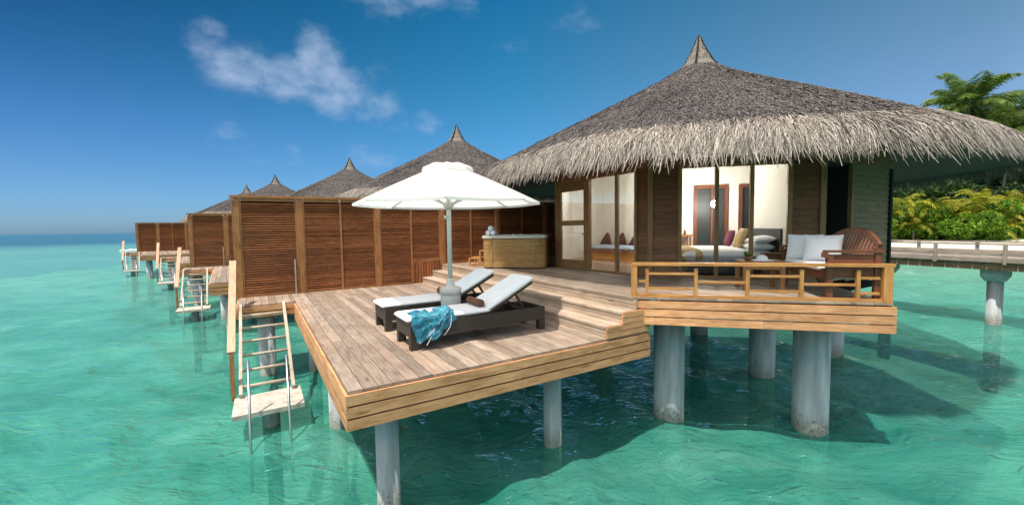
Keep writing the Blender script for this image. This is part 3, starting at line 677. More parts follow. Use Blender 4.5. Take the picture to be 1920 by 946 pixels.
swim_o = swim_ladder()

# ================================================================== PARASOL
def parasol():
    cu, cv = 1.81, 1.8
    t = thing('sun_umbrella', 'white octagonal parasol on a grey pole between the two loungers', 'umbrella', (cu, cv, 0))
    m = MB(); m.lathe((cu, cv, 0), [(0.150, 0.0), (0.150, 0.505), (0.147, 0.51), (0.163, 0.515), (0.163, 0.60), (0.150, 0.61), (0.075, 0.63), (0.062, 0.66), (0.055, 0.72), (0.04, 0.75)], 28); part(m, 'base', 'pole', t)
    m = MB(); m.lathe((cu, cv, 0), [(0.034, 0.65), (0.034, 2.36)], 16); part(m, 'pole', 'pole', t)
    m = MB(); m.lathe((cu, cv, 0), [(0.04, 1.78), (0.075, 1.82), (0.085, 1.86), (0.05, 1.90)], 16); part(m, 'rib_hub', 'pole', t)
    m = MB(); m.tube((cu, cv, 1.70), (cu-0.07, cv-0.05, 1.66), 0.014, 8); m.lathe((cu-0.075, cv-0.055, 1.635), [(0.02, 0), (0.02, 0.05)], 10); part(m, 'crank', 'pole', t)
    RR = 1.385; a0 = R(-90)-ANG+R(7); zr, zt, rt_ = 1.875, 2.335, 0.34
    def dirn(k): an = a0+2*math.pi*k/8; return Vector((math.cos(an), math.sin(an), 0))
    c0 = Vector((cu, cv, 0))
    def surf(k, i, j, r0, z0, r1, z1, sag):
        d0, d1 = dirn(k), dirn(k+1); r = r0+(r1-r0)*i; z = z0+(z1-z0)*i
        p = (d0*(1-j)+d1*j)*r; w_ = 4*j*(1-j)
        ins = 1-0.028*w_*i*i; 
        return c0+Vector((p.x*ins, p.y*ins, z-sag*w_*math.sin(math.pi*min(1, i*0.9+0.1))+0.045*math.sin(math.pi*i)*(0.25) - 0.012*w_*i))
    m = MB()
    for k in range(8):
        m.grid(lambda i, j, k=k: surf(k, i, j, 0.29, 2.362, RR, zr, 0.02), 10, 6)
        # valance hem
        d0, d1 = dirn(k), dirn(k+1)
        m.grid(lambda i, j, k=k: surf(k, 1.0, j, 0.29, 2.362, RR, zr, 0.02)+Vector((0, 0, -0.035*i)), 1, 6)
    part(m, 'canopy', 'canvas', t, smooth=False)
    m = MB()
    for k in range(8):
        m.grid(lambda i, j, k=k: surf(k, i, j, 0.02, 2.445, 0.365, 2.372, 0.006)+Vector((0, 0, 0.05*math.sin(math.pi*i*0.75)-0.01)), 6, 6)
        m.grid(lambda i, j, k=k: surf(k, 1.0, j, 0.02, 2.445, 0.365, 2.372, 0.006)+Vector((0, 0, 0.05*math.sin(math.pi*0.75)-0.01-0.06*i+0.003*math.sin(17*j+k)))+(dirn(k)*(1-j)+dirn(k+1)*j)*0.015*i, 1, 6)
    part(m, 'vent_cap', 'canvas', t, smooth=False)
    for k in range(8):
        d = dirn(k); m = MB(); m.bar(c0+d*0.03+Z3*2.37, c0+d*(RR-0.01)+Z3*(zr-0.02), 0.018, 0.022); rb = part(m, 'rib', 'pole', t)
        m = MB(); m.bar(c0+d*0.06+Z3*1.85, c0+d*0.66+Z3*2.115, 0.014, 0.018); part(m, 'strut', 'pole', rb)
    return t
parasol()

# ================================================================== LOUNGERS
def lounger(v0, label):
    t = thing('sun_lounger', label, 'sun lounger', (1.9, v0+0.3, 0), 'wicker sun loungers on the deck')
    v1 = v0+0.6; u0, u1 = 0.90, 2.92
    m = MB(); zt, zb_ = 0.335, 0.155
    m.ab(u0, u1, v0, v0+0.045, zb_, zt); m.ab(u0, u1, v1-0.045, v1, zb_, zt)
    m.ab(u0, u0+0.05, v0+0.046, v1-0.046, zb_, zt); m.ab(u1-0.05, u1, v0+0.046, v1-0.046, zb_, zt)
    m.ab(u0+0.05, 2.0, v0+0.046, v1-0.046, 0.28, 0.31); part(m, 'frame', 'wicker', t)
    for (a, b) in ((u0, v0), (u0, v1-0.09), (u1-0.10, v0), (u1-0.10, v1-0.09)):
        m = MB(); m.ab(a, a+0.10, b, b+0.09, 0, zb_-0.001); part(m, 'leg', 'wicker', t)
    hu, hz = 2.02, 0.335; an = math.atan2(0.33, 0.66); L = 0.80
    d = Vector((math.cos(an), 0, math.sin(an))); nn = Vector((-math.sin(an), 0, math.cos(an)))
    def bp(l, h, v): q = Vector((hu, v, hz))+d*l+nn*h; return q
    m = MB(); m.box(bp(L/2, 0.01, v0+0.3), d*L/2, (0, 0.26, 0), nn*0.017); part(m, 'backrest', 'wicker', t)
    m = MB()
    for vv in (v0+0.1, v1-0.1): m.bar(bp(0.5, -0.01, vv), (2.66, vv, 0.25), 0.03, 0.03)
    m.ab(2.62, 2.70, v0+0.046, v1-0.046, 0.24, 0.30); part(m, 'prop', 'wicker', t)
    # cushions: soft slabs with rounded borders
    def slab(mb, o_, ax, ay, az, nx=20, ny=10):
        for sg in (1, -1):
            def fn(i, j, sg=sg):
                x, y = 2*i-1, 2*j-1
                if sg < 0: y = -y
                x = math.copysign(1-(1-abs(x))**1.6, x); y = math.copysign(1-(1-abs(y))**1.6, y)
                k = (max(0, 1-abs(x)**14)*max(0, 1-abs(y)**9))**0.33
                return Vector(o_)+Vector(ax)*x+Vector(ay)*y+Vector(az)*sg*k*(1+0.05*math.sin(9*x+v0)*math.cos(3*y))
            mb.grid(fn, nx, ny)
    m = MB(); slab(m, (1.445, v0+0.3, 0.375), (0.585, 0, 0), (0, 0.282, 0), (0, 0, 0.040)); part(m, 'seat_cushion', 'cushion', t)
    m = MB(); slab(m, bp(L/2+0.02, 0.065, v0+0.3), d*(L/2+0.02), (0, 0.282, 0), nn*0.042); part(m, 'back_cushion', 'cushion', t)
    return t
lounger(0.92, 'dark wicker sun lounger with a white cushion and teal scarf at its foot')
lounger(2.08, 'dark wicker sun lounger with bare white cushion behind the parasol pole')
def bolster(u, va, vb, label):
    m = MB(); m.lathe((u, va, 0.467), [(0.02, -0.004), (0.04, 0), (0.052, 0.012), (0.054, 0.05), (0.054, vb-va-0.05), (0.052, vb-va-0.012), (0.04, vb-va), (0.02, vb-va+0.004)], 20, True, (0, 1, 0))
    single(m, 'rolled_towel', 'bolster', label, 'towel', (u, va, 0.413), 'brown rolled towels on the loungers')
bolster(1.93, 1.02, 1.42, 'brown rolled towel on the lounger with the teal scarf')
bolster(1.93, 2.17, 2.57, 'brown rolled towel half hidden behind the parasol base')
def scarf():
    m = MB(); g = np.random.default_rng(11); ph = g.random(12)*6.28
    def fold(a, b): return (0.5*math.sin(7*a+3*b+ph[0])+0.35*math.sin(15*a-4*b+ph[1])+0.25*math.sin(23*a+9*b+ph[2])+0.25*math.sin(31*b+11*a+ph[3]))
    def fn(i, j):
        # i along the lounger, j from the cushion over the edge and down
        u = 0.92+0.56*i; s = j
        top = 0.24+0.03*math.sin(math.pi*i)+0.03*math.sin(9*i+1)
        drop = 0.34*(1-0.55*abs(i-0.25)/0.7)*(1+0.14*math.sin(13*i+1.0)) if i < .75 else 0.34*0.60*(1-(i-.75)/.25*0.6)
        tot = top+drop; l = s*tot
        f = fold(i, j)
        env = min(1, 6*i, 6*(1-i))
        puff = 0.022*math.sin(math.pi*min(1, l/top*0.97+0.03))*env
        if l < top: v = 0.895+(top-l); z = 0.425+puff*(1+0.6*f)
        else: v = 0.895-0.020-0.02*math.sin(min(1, (l-top)/0.1)*1.57); z = 0.425+puff-(l-top)
        b = 0.028*f*env
        k = min(1, max(0, (l-top+0.12)/0.2))
        return (u+0.03*math.sin(8*j+5*i), v-b*k-0.022*k*math.sin(math.pi*i), z+b*(1-k)+0.012)
    m.grid(fn, 70, 60, uvscale=(1.0, 1.0))
    m.grid(lambda i, j: Vector(fn(i, j))+Vector((0, 0.006, -0.010)), 70, 60)
    t = thing('scarf', 'crumpled teal and lilac patterned scarf draped over the foot of the nearer lounger', 'scarf', (1.2, 0.9, 0.4))
    part(m, 'cloth', 'scarf', t)
    m = MB()
    for (u, l) in ((1.20, 0.33), (1.41, 0.24), (1.215, 0.22)):
        p = Vector((u, 0.845, 0.40)); 
        for k in range(5):
            q = p+Vector((-0.012*k+random.uniform(-.008, .008), -0.003, -l/5)); m.bar(p, q, 0.007, 0.004, (0, 1, 0)); p = q
    part(m, 'fringe', 'white', t)
scarf()

# ================================================================== HOT TUB
def hot_tub():
    fl = Vector((4.13, 5.25, 0)); L, Dp, H = 1.56, 1.32, 0.80
    t = thing('hot_tub', 'square hot tub clad in honey coloured wood with cream rim', 'hot tub', (fl.x, fl.y, UZ))
    c = fl+Wd*L/2+Nd*Dp/2
    def loop(off, rc):
        pts = []
        hx, hy = L/2-rc, Dp/2-rc
        for (sx, sy, a) in ((1, -1, -90), (1, 1, 0), (-1, 1, 90), (-1, -1, 180)):
            for k in range(7):
                an = R(a+90*k/6); pts.append(c+Wd*(sx*hx+(rc+off)*math.cos(an))+Nd*(sy*hy+(rc+off)*math.sin(an)))
        return pts
    def wall(mb, off, z0, z1, rc=0.17):
        pts = loop(off, rc); n = len(pts); i0 = len(mb.v); s = 0
        for p in pts: mb.v += [(p.x, p.y, z0), (p.x, p.y, z1)]
        for k in range(n):
            a, b = i0+2*k, i0+2*((k+1) % n); l = (pts[(k+1) % n]-pts[k]).length
            mb.quad_uv((a, b, b+1, a+1), [(s, z0), (s+l, z0), (s+l, z1), (s, z1)], True); s += l
    def ring(mb, o1, z1, o2, z2, rc=0.17):
        p1, p2 = loop(o1, rc), loop(o2, rc); n = len(p1); i0 = len(mb.v)
        for p, q in zip(p1, p2): mb.v += [(p.x, p.y, z1), (q.x, q.y, z2)]
        for k in range(n):
            a, b = i0+2*k, i0+2*((k+1) % n); mb.quad_uv((a, b, b+1, a+1), [(0, 0), (1, 0), (1, .1), (0, .1)], False)
    m = MB()
    for k in range(4): wall(m, 0.0, UZ+0.03+k*0.176, UZ+0.03+k*0.176+0.172)
    sh = part(m, 'cladding', 'tubwood', t)
    m = MB(); wall(m, -0.012, UZ+0.0, UZ+0.74); part(m, 'base', 'dark', t)
    for s in (0.24, L-0.24):
        m = MB(); p = fl+Wd*s-Nd*0.006; m.box((p.x, p.y, UZ+0.385), Wd*0.035, Nd*0.005, Z3*0.35); part(m, 'trim_batten', 'tubwood', t)
    m = MB(); wall(m, 0.03, UZ+0.745, UZ+0.80); ring(m, 0.03, UZ+0.80, 0.0, UZ+0.82); ring(m, 0.0, UZ+0.82, -0.17, UZ+0.815); ring(m, -0.17, UZ+0.815, -0.22, UZ+0.45); ring(m, 0.03, UZ+0.745, -0.05, UZ+0.745)
    part(m, 'rim', 'acrylic', t)
    m = MB(); pts = loop(-0.20, 0.17); i0 = 0; m.v = [(p.x, p.y, UZ+0.70) for p in pts]; m.quad_uv(range(len(pts)), [(0, 0)]*len(pts)); part(m, 'water', 'blue', t)
    m = MB()
    for s in (0.8, 0.98): 
        p = fl+Wd*s+Nd*0.08; m.lathe((p.x, p.y, UZ+0.82), [(0.04, 0), (0.04, 0.02), (0.02, 0.03)], 12)
    part(m, 'control_knob', 'acrylic', t)
    return fl
tub_fl = hot_tub()
def towels():
    p = tub_fl+Wd*0.22+Nd*0.02; z = UZ+0.822; r = 0.062
    def roll(c, lab):
        m = MB(); ln = 0.26; m.lathe((c.x, c.y, c.z), [(0.012, 0.006), (0.03, 0.0), (r-0.008, 0.004), (r, 0.02), (r, ln-0.02), (r-0.008, ln-0.004), (0.03, ln), (0.012, ln-0.006)], 18, True, Nd)
        single(m, 'rolled_towel', 'white', lab, 'towel', (c.x, c.y, c.z-r), 'white rolled towels on the hot tub')
    roll(p+Wd*-0.063+Z3*(z+r), 'lower left white rolled towel on the hot tub rim')
    roll(p+Wd*0.063+Z3*(z+r), 'lower right white rolled towel on the hot tub rim')
    roll(p+Z3*(z+r+0.108), 'white rolled towel on top of two others on the hot tub rim')
towels()
def tub_step():
    o_ = Vector((4.20, 6.15, 0)); t = thing('tub_step', 'small two tier wooden step stool beside the hot tub', 'step stool', (o_.x, o_.y, UZ))
    for k in range(2):
        p = o_+Wd*(0.0+0.30*k); h = 0.20*(k+1); dpt = 0.30
        m = MB(); c = p+Wd*0.15+Nd*0.25
        for q in range(3): m.box((c.x-Wd.x*0.10+Wd.x*0.1*q, c.y-Wd.y*0.1+Wd.y*0.1*q, UZ+h), Wd*0.047, Nd*0.27, Z3*0.014)
        part(m, 'tread', 'rail', t)
        for (a, b) in ((0.02, 0.0), (0.26, 0.0), (0.02, 0.48), (0.26, 0.48)):
            m = MB(); q = p+Wd*a+Nd*b; m.box((q.x, q.y, UZ+(h-0.015)/2), Wd*0.02, Nd*0.02, Z3*(h-0.016)/2); part(m, 'leg', 'rail', t)
        m = MB(); q = p+Wd*0.14; m.box((q.x, q.y, UZ+0.045), Wd*0.10, Nd*0.012, Z3*0.02); part(m, 'stretcher', 'rail', t)
tub_step()

# ================================================================== VILLA
HC = Vector((9.36, 2.93, 0)); AP = 3.54; SIDE = 2*AP*math.tan(R(22.5))
def roof_r(th, A): 
    d = ((math.degrees(th)+22.5) % 45)-22.5
    return A*(0.45+0.55/math.cos(R(d)))
ROOF = [(0.0, 5.68), (0.30, 5.61), (0.46, 5.50), (1.0, 5.16), (2.0, 4.62), (3.0, 4.11), (4.0, 3.60), (4.6, 3.28), (5.0, 3.07), (5.35, 2.86), (5.55, 2.70), (5.66, 2.58)]
def roof_z(r):
    for (r0, z0), (r1, z1) in zip(ROOF[:-1], ROOF[1:]):
        if r <= r1: return z0+(z1-z0)*(r-r0)/(r1-r0)
    return ROOF[-1][1]-(r-ROOF[-1][0])*2.2
RZ = np.array(ROOF)
def strands(name, mat, parent, n, rlo, rhi, length, width, spread, lift, droop, segs, seed, A=5.65, rpow=1.0, clump=0.0, thr=None):
    g = np.random.default_rng(seed)
    r = rlo+(rhi-rlo)*g.random(n)**rpow if thr is None else thr(g, n)
    th = g.random(n)*2*np.pi
    d = (np.degrees(th)+22.5) % 45-22.5; k = (0.45+0.55/np.cos(np.radians(d)))*A/5.65
    ang = g.normal(0, spread, n)+clump*np.sin(th*41+3*np.sin(th*17)+r*3)*g.random(n)
    L = length*(0.55+0.9*g.random(n)); wd = width*(0.6+0.8*g.random(n)); lf = lift*g.random(n); dr_ = g.random(n)
    pts = []
    for s in range(segs+1):
        f = s/segs
        rr = r+L*f*np.cos(ang)*0.88; tt = th+L*f*np.sin(ang)/np.maximum(rr, 0.4)
        z = np.interp(rr, RZ[:, 0], RZ[:, 1])+0.012+lf*np.sin(f*2.2)
        over = np.maximum(rr-5.60, 0); rr2 = np.where(rr > 5.60, 5.60+over*0.55, rr)+0.015
        z = np.where(rr > 5.60, np.interp(5.60, RZ[:, 0], RZ[:, 1])-over*0.95+lf*np.sin(f*2.2), z)-droop*f*f*dr_
        dd = (np.degrees(tt)+22.5) % 45-22.5; kk = (0.45+0.55/np.cos(np.radians(dd)))*A/5.65
        pts.append((rr2*kk, tt, z))
    Vv = np.zeros((n, segs+1, 2, 3))
    for s, (rr, tt, z) in enumerate(pts):
        w_ = wd*(1-0.65*(s/segs)**2)/2; tw = g.normal(0, 0.5, n) if s == 0 else tw
        cx, cy = np.cos(tt), np.sin(tt)
        ox, oy, oz = -cy*w_*np.cos(tw), cx*w_*np.cos(tw), w_*np.sin(tw)*0.6
        for q, sg in ((0, 1), (1, -1)):
            Vv[:, s, q, 0] = HC.x+rr*cx+sg*ox; Vv[:, s, q, 1] = HC.y+rr*cy+sg*oy; Vv[:, s, q, 2] = z+sg*oz
    base = np.arange(n)[:, None]*(segs+1)*2
    F = []
    for s in range(segs): F.append(np.stack([base[:, 0]+2*s, base[:, 0]+2*s+1, base[:, 0]+2*s+3, base[:, 0]+2*s+2], -1))
    F = np.concatenate(F, 0)
    me = bpy.data.meshes.new(name); co = Vv.reshape(-1, 3)-np.array([HC.x, HC.y, UZ])
    me.vertices.add(len(co)); me.vertices.foreach_set('co', co.ravel()); me.loops.add(F.size); me.loops.foreach_set('vertex_index', F.ravel())
    me.polygons.add(len(F)); me.polygons.foreach_set('loop_start', np.arange(len(F))*4); me.update(calc_edges=True)
    me.materials.append(MT[mat]); o = bpy.data.objects.new(name, me); COL.objects.link(o); o.parent = parent; return o
def face_frame(k):
    """k-th octagon face: centre, direction left->right seen from outside, outward normal"""
    an = R(180+45*k); nrm = Vector((math.cos(an), math.sin(an), 0)); t_ = Vector((-nrm.y, nrm.x, 0))
    return HC+nrm*AP-t_*SIDE/2, t_, nrm
def villa():
    t = thing('water_villa', 'thatched octagonal water villa with balcony, nearest and largest of the row', 'villa', (HC.x, HC.y, UZ), 'thatched water villas in a row')
    ZT = 2.60
    def fbox(mb, k, s0, s1, z0, z1, n0, n1):
        o_, d, nr = face_frame(k); c = o_+d*(s0+s1)/2+nr*(n0+n1)/2; mb.box((c.x, c.y, (z0+z1)/2), d*(s1-s0)/2, nr*(n1-n0)/2, Z3*(z1-z0)/2)
    def siding(mb, k, s0, s1, z0, z1, n0=-0.03):
        z = z0; h = 0.115; o_, d, nr = face_frame(k)
        while z < z1-0.01:
            zz = min(z+h-0.006, z1); c = o_+d*(s0+s1)/2+nr*(n0+0.012); mb.box((c.x, c.y, (z+zz)/2), d*(s1-s0)/2, (nr*0.011), (Z3*(zz-z)/2-nr*0.008)); z += h
    # --- floor, linings, ceiling
    m = MB(); cs = [face_frame(k)[0] for k in range(8)]; 
    i0 = len(m.v); m.v += [(p.x, p.y, UZ-0.05) for p in cs]+[(p.x, p.y, UZ+0.001) for p in cs]
    m.quad_uv([i0+8+k for k in range(8)], [(p.x, p.y) for p in cs]); m.quad_uv([i0+k for k in range(8)][::-1], [(0, 0)]*8)
    for k in range(8): m.quad_uv((i0+k, i0+(k+1) % 8, i0+8+(k+1) % 8, i0+8+k), [(0, 0)]*4)
    part(m, 'floor', 'roomfloor', t)
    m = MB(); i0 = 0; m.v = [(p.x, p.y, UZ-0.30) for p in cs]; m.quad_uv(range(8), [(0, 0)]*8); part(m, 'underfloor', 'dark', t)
    m = MB(); ins = 0.985; m.v = [(HC.x+(p.x-HC.x)*ins, HC.y+(p.y-HC.y)*ins, 3.25) for p in cs]; m.quad_uv(range(8), [(0, 0)]*8); part(m, 'ceiling', 'wallwhite', t)
    m = MB()
    for k in (3, 4, 5, 6, 7): fbox(m, k, 0, SIDE, UZ, 3.25, -0.10, -0.06)
    fbox(m, 0, 0.0, SIDE, ZT, 3.25, -0.10, -0.06); fbox(m, 1, 0.0, SIDE, ZT, 3.25, -0.10, -0.06); fbox(m, 2, 0, SIDE, ZT, 3.25, -0.1, -0.06)
    # room partitions: headboard wall, bedroom back wall, day-bed back wall
    c = wn(2.42, 1.1); m.box((c.x, c.y, 1.868), Wd*0.05, Nd*1.06, Z3*1.38)
    for (s0, s1, z0, z1) in ((0.62, 1.50, UZ, 3.25), (2.38, 2.64, UZ, 3.25), (3.3, 5.2, UZ, 3.25), (1.5, 2.38, 2.56, 3.25), (2.64, 3.3, 2.56, 3.25)):
        c = wn((s0+s1)/2, 4.24); m.box((c.x, c.y, (z0+z1)/2), Wd*(s1-s0)/2, Nd*0.04, Z3*(z1-z0)/2)
    m.ab(9.25, 9.33, 3.99, 6.4, UZ, 3.25)
    part(m, 'room_wall', 'wallwhite', t, 'bright cream plaster walls seen through the glass')
    # --- outer walls
    for k, s0, s1 in ((0, 2.63, SIDE-0.06), (1, 0.05, 0.50), (1, 2.42, SIDE-0.08), (3, 0.03, SIDE-0.03), (4, 0.03, SIDE-0.03), (5, 0.03, SIDE-0.03), (6, 0.03, SIDE-0.03), (7, 0.03, SIDE-0.03)):
        zz = UZ if k < 2 else UZ-0.1
        m = MB(); siding(m, k, s0, s1, zz, ZT); fbox(m, k, s0-0.03, s1+0.03, zz, ZT, -0.058, -0.034); part(m, 'wall', 'siding', t)
    m = MB(); siding(m, 2, 1.02, SIDE-0.06, UZ-0.05, ZT); fbox(m, 2, 1.0, SIDE, UZ-0.1, ZT, -0.058, -0.034); part(m, 'side_wall', 'greysiding', t, 'grey green boarded side wall behind the bench')
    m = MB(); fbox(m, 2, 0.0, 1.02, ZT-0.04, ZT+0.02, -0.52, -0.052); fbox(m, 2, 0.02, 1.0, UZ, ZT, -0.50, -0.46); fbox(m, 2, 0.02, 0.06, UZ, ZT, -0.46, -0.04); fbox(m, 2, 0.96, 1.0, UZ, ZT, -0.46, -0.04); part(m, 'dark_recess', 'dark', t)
    m = MB()
    for k in (0, 1, 2): fbox(m, k, 0.0, SIDE, ZT, ZT+0.34, -0.05, 0.04)
    part(m, 'head_beam', 'siding', t)
    # --- posts
    for (k, s, w_) in ((0, 0.03, 0.10), (0, 2.60, 0.055), (1, 0.0, 0.09), (1, 0.535, 0.07), (1, 2.375, 0.08), (1, SIDE-0.04, 0.09), (2, 1.0, 0.05), (2, SIDE, 0.10)):
        m = MB(); fbox(m, k, s-w_/2, s+w_/2, UZ, ZT, -0.03, 0.035); part(m, 'post', 'frame' if k != 2 or s < 2 else 'dark', t)
    # --- door
    m = MB(); s0, s1 = 0.10, 1.20; fr = 0.13
    fbox(m, 0, s0, s0+fr, UZ+0.03, 2.50, 0.0, 0.045); fbox(m, 0, s1-fr, s1, UZ+0.03, 2.50, 0.0, 0.045)
    for (z0, z1) in ((UZ+0.03, UZ+0.22), (1.52, 1.64), (2.33, 2.50)): fbox(m, 0, s0+fr, s1-fr, z0, z1, 0.001, 0.044)
    dr = part(m, 'door', 'frame', t, 'brown glazed door with two panes')
    m = MB(); fbox(m, 0, s0+fr, s1-fr, UZ+0.22, 2.33, 0.016, 0.024); part(m, 'pane', 'glass', dr)
    m = MB(); o_, d, nr = face_frame(0); p = o_+d*(s1-0.065)+nr*0.05; m.lathe((p.x, p.y, 1.33), [(0.018, 0), (0.018, 0.03), (0.035, 0.045), (0.03, 0.07), (0.0, 0.075)], 12, False, nr); part(m, 'door_knob', 'steel', dr)
    m = MB(); fbox(m, 0, 0.075, 0.10, UZ, ZT, -0.03, 0.03); fbox(m, 0, 1.20, 1.25, UZ, ZT, -0.03, 0.05); fbox(m, 0, 0.075, 1.25, 2.505, ZT, -0.03, 0.03); part(m, 'door_frame', 'frame', t)
    m = MB(); fbox(m, 0, 0.10, 1.20, UZ+0.002, UZ+0.03, -0.03, 0.06); part(m, 'threshold', 'frame', t)
    for k, s0, s1 in ((0, 1.25, 2.57), (1, 0.57, 2.33)):
        m = MB(); fbox(m, k, s0, s1, UZ+0.002, UZ+0.05, -0.03, 0.05); part(m, 'sill', 'frame', t)
    # --- windows
    def window(k, s0, s1, mull, z0):
        m = MB(); fbox(m, k, s0, s1, ZT-0.05, ZT, -0.02, 0.03)
        for s in mull: fbox(m, k, s-0.034, s+0.034, z0, ZT-0.05, -0.025, 0.035)
        wf = part(m, 'window', 'frame', t)
        e = [s0]+mull+[s1]
        for a, b in zip(e[:-1], e[1:]):
            m = MB(); fbox(m, k, a+(0.034 if a in mull else 0.003), b-(0.034 if b in mull else 0.003), z0, ZT-0.05, -0.004, 0.004); part(m, 'pane', 'glass', wf)
    window(0, 1.25, 2.57, [2.07], UZ+0.05); window(1, 0.57, 2.335, [1.175, 1.76], UZ+0.05)
    m = MB(); o_, d, nr = face_frame(0)
    m.grid(lambda i, j: o_+d*(2.40+0.17*i)-nr*(0.14+0.022*math.sin(i*22)+0.004*math.sin(9*j+3*i))+Z3*(UZ+0.03+2.05*j), 24, 8)
    part(m, 'curtain', 'white', t, 'white curtain gathered at the side of the window')
    # --- inner door frames; a dark pane paints the shaded opening in each
    for (s0, s1, nm) in ((1.50, 2.38, 'inner_door'), (2.64, 3.3, 'inner_door')):
        m = MB(); c0 = wn(0, 4.18)
        def q(sa, sb, za, zb, nn=4.18, th=0.03): 
            c = wn((sa+sb)/2, nn); m.box((c.x, c.y, (za+zb)/2), Wd*(sb-sa)/2, Nd*th, Z3*(zb-za)/2)
        q(s0, s0+0.09, UZ+0.01, 2.58); q(s1-0.09, s1, UZ+0.01, 2.58); q(s0+0.09, s1-0.09, 2.49, 2.58); q((s0+s1)/2-.0, (s0+s1)/2+0.05, UZ+0.01, 2.49)
        idr = part(m, nm, 'bench', t)
        m = MB(); q(s0+0.09, s1-0.09, UZ+0.01, 2.49, 4.24, 0.02); part(m, 'pane', 'darkdoorway', idr)
    # --- roof
    m = MB(); nth = 128; g = np.random.default_rng(5)
    for i, (r, z) in enumerate(ROOF):
        for k in range(nth):
            th = 2*math.pi*k/nth; rr = r*roof_r(th, 1.0); nzv = g.normal(0, 0.012)
            m.v.append((HC.x+rr*math.cos(th), HC.y+rr*math.sin(th), z+nzv))
    for i in range(len(ROOF)-1):
        for k in range(nth):
            k2 = (k+1) % nth; m.quad_uv((i*nth+k, (i+1)*nth+k, (i+1)*nth+k2, i*nth+k2), [(0, 0)]*4, True)
    rf = part(m, 'roof', 'thatchbase', t)
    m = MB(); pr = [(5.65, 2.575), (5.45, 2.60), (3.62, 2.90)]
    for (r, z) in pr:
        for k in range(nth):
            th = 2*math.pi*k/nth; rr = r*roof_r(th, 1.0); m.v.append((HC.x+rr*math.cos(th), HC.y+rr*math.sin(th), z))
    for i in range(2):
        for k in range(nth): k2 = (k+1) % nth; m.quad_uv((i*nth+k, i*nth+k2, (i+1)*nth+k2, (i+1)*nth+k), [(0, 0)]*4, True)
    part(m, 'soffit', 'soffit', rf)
    strands('thatch', 'thatch', rf, 120000, 0.45, 5.05, 0.19, 0.015, 0.40, 0.035, 0.0, 2, 21, thr=lambda g, n: np.sqrt(0.4**2+(5.36**2-0.4**2)*g.random(n)))
    def fr_r(g, n): 
        return 4.98+0.30*g.random(n)**1.6+(5.50-5.18)*g.random(n)**0.8
    strands('straw_fringe', 'straw', rf, 78000, 4.35, 5.45, 0.36, 0.0115, 0.27, 0.08, 0.05, 4, 22, clump=0.55, thr=fr_r)
    strands('straw_tips', 'straw', rf, 11000, 5.25, 5.62, 0.38, 0.011, 0.28, 0.05, 0.05, 4, 23, clump=0.6)
    # cap
    m = MB(); CP = [(0.51, 5.44), (0.45, 5.51), (0.295, 5.73), (0.175, 5.97), (0.085, 6.18), (0.03, 6.34)]; n_ = 24
    for (r, z) in CP:
        for k in range(n_):
            th = 2*math.pi*k/n_; rr = r*(1+0.10*math.cos(4*th+0.6)); m.v.append((HC.x+rr*math.cos(th), HC.y+rr*math.sin(th), z-(0.05*math.cos(4*th+0.6) if r > 0.45 else 0)))
    for i in range(len(CP)-1):
        for k in range(n_): k2 = (k+1) % n_; m.quad_uv((i*n_+k, i*n_+k2, (i+1)*n_+k2, (i+1)*n_+k), [(0, 0)]*4, True)
    m.quad_uv([(len(CP)-1)*n_+k for k in range(n_)], [(0, 0)]*n_)
    for _ in range(700):
        i = random.choice((0, 0, 1, 1, 2, 2, 3)); th = random.uniform(0, 6.283); f0 = random.uniform(0, 0.6); dth = random.gauss(0, 0.09); wv_ = random.uniform(0.004, 0.010)
        p = []
        for f, tt in ((f0, th), (f0-0.45, th+dth)):
            r = CP[i][0]+(CP[i+1][0]-CP[i][0])*f; z = CP[i][1]+(CP[i+1][1]-CP[i][1])*f; rr = (r+0.012)*(1+0.10*math.cos(4*tt+0.6)); p.append((rr, tt, z-(0.05*math.cos(4*tt+0.6)*(1-f) if i == 0 else 0)))
        i0 = len(m.v)
        for (rr, tt, z) in p:
            for sg in (-1, 1): m.v.append((HC.x+rr*math.cos(tt)-sg*wv_*math.sin(tt), HC.y+rr*math.sin(tt)+sg*wv_*math.cos(tt), z))
        m.quad_uv((i0, i0+1, i0+3, i0+2), [(0, 0)]*4)
    cp_ = part(m, 'roof_cap', 'capthatch', rf)
    m = MB()
    for q in range(4):
        th = 2*math.pi*q/4+R(206)
        pts = [(HC.x+r*1.10*math.cos(th), HC.y+r*1.10*math.sin(th), z+0.005) for r, z in CP]
        for a_, b_ in zip(pts[:-1], pts[1:]): m.tube(a_, b_, 0.020, 6)
    for k in range(24):
        th = 2*math.pi*k/24; th2 = 2*math.pi*(k+1)/24
        m.tube((HC.x+.53*math.cos(th), HC.y+.53*math.sin(th), 5.435-0.05*math.cos(4*th+.6)), (HC.x+.53*math.cos(th2), HC.y+.53*math.sin(th2), 5.435-0.05*math.cos(4*th2+.6)), 0.014, 6)
    m.lathe((HC.x, HC.y, 0), [(0.05, 6.24), (0.035, 6.32), (0.008, 6.40)], 8); part(m, 'ridge_cord', 'dark', rf)
    return t
villa_o = villa()

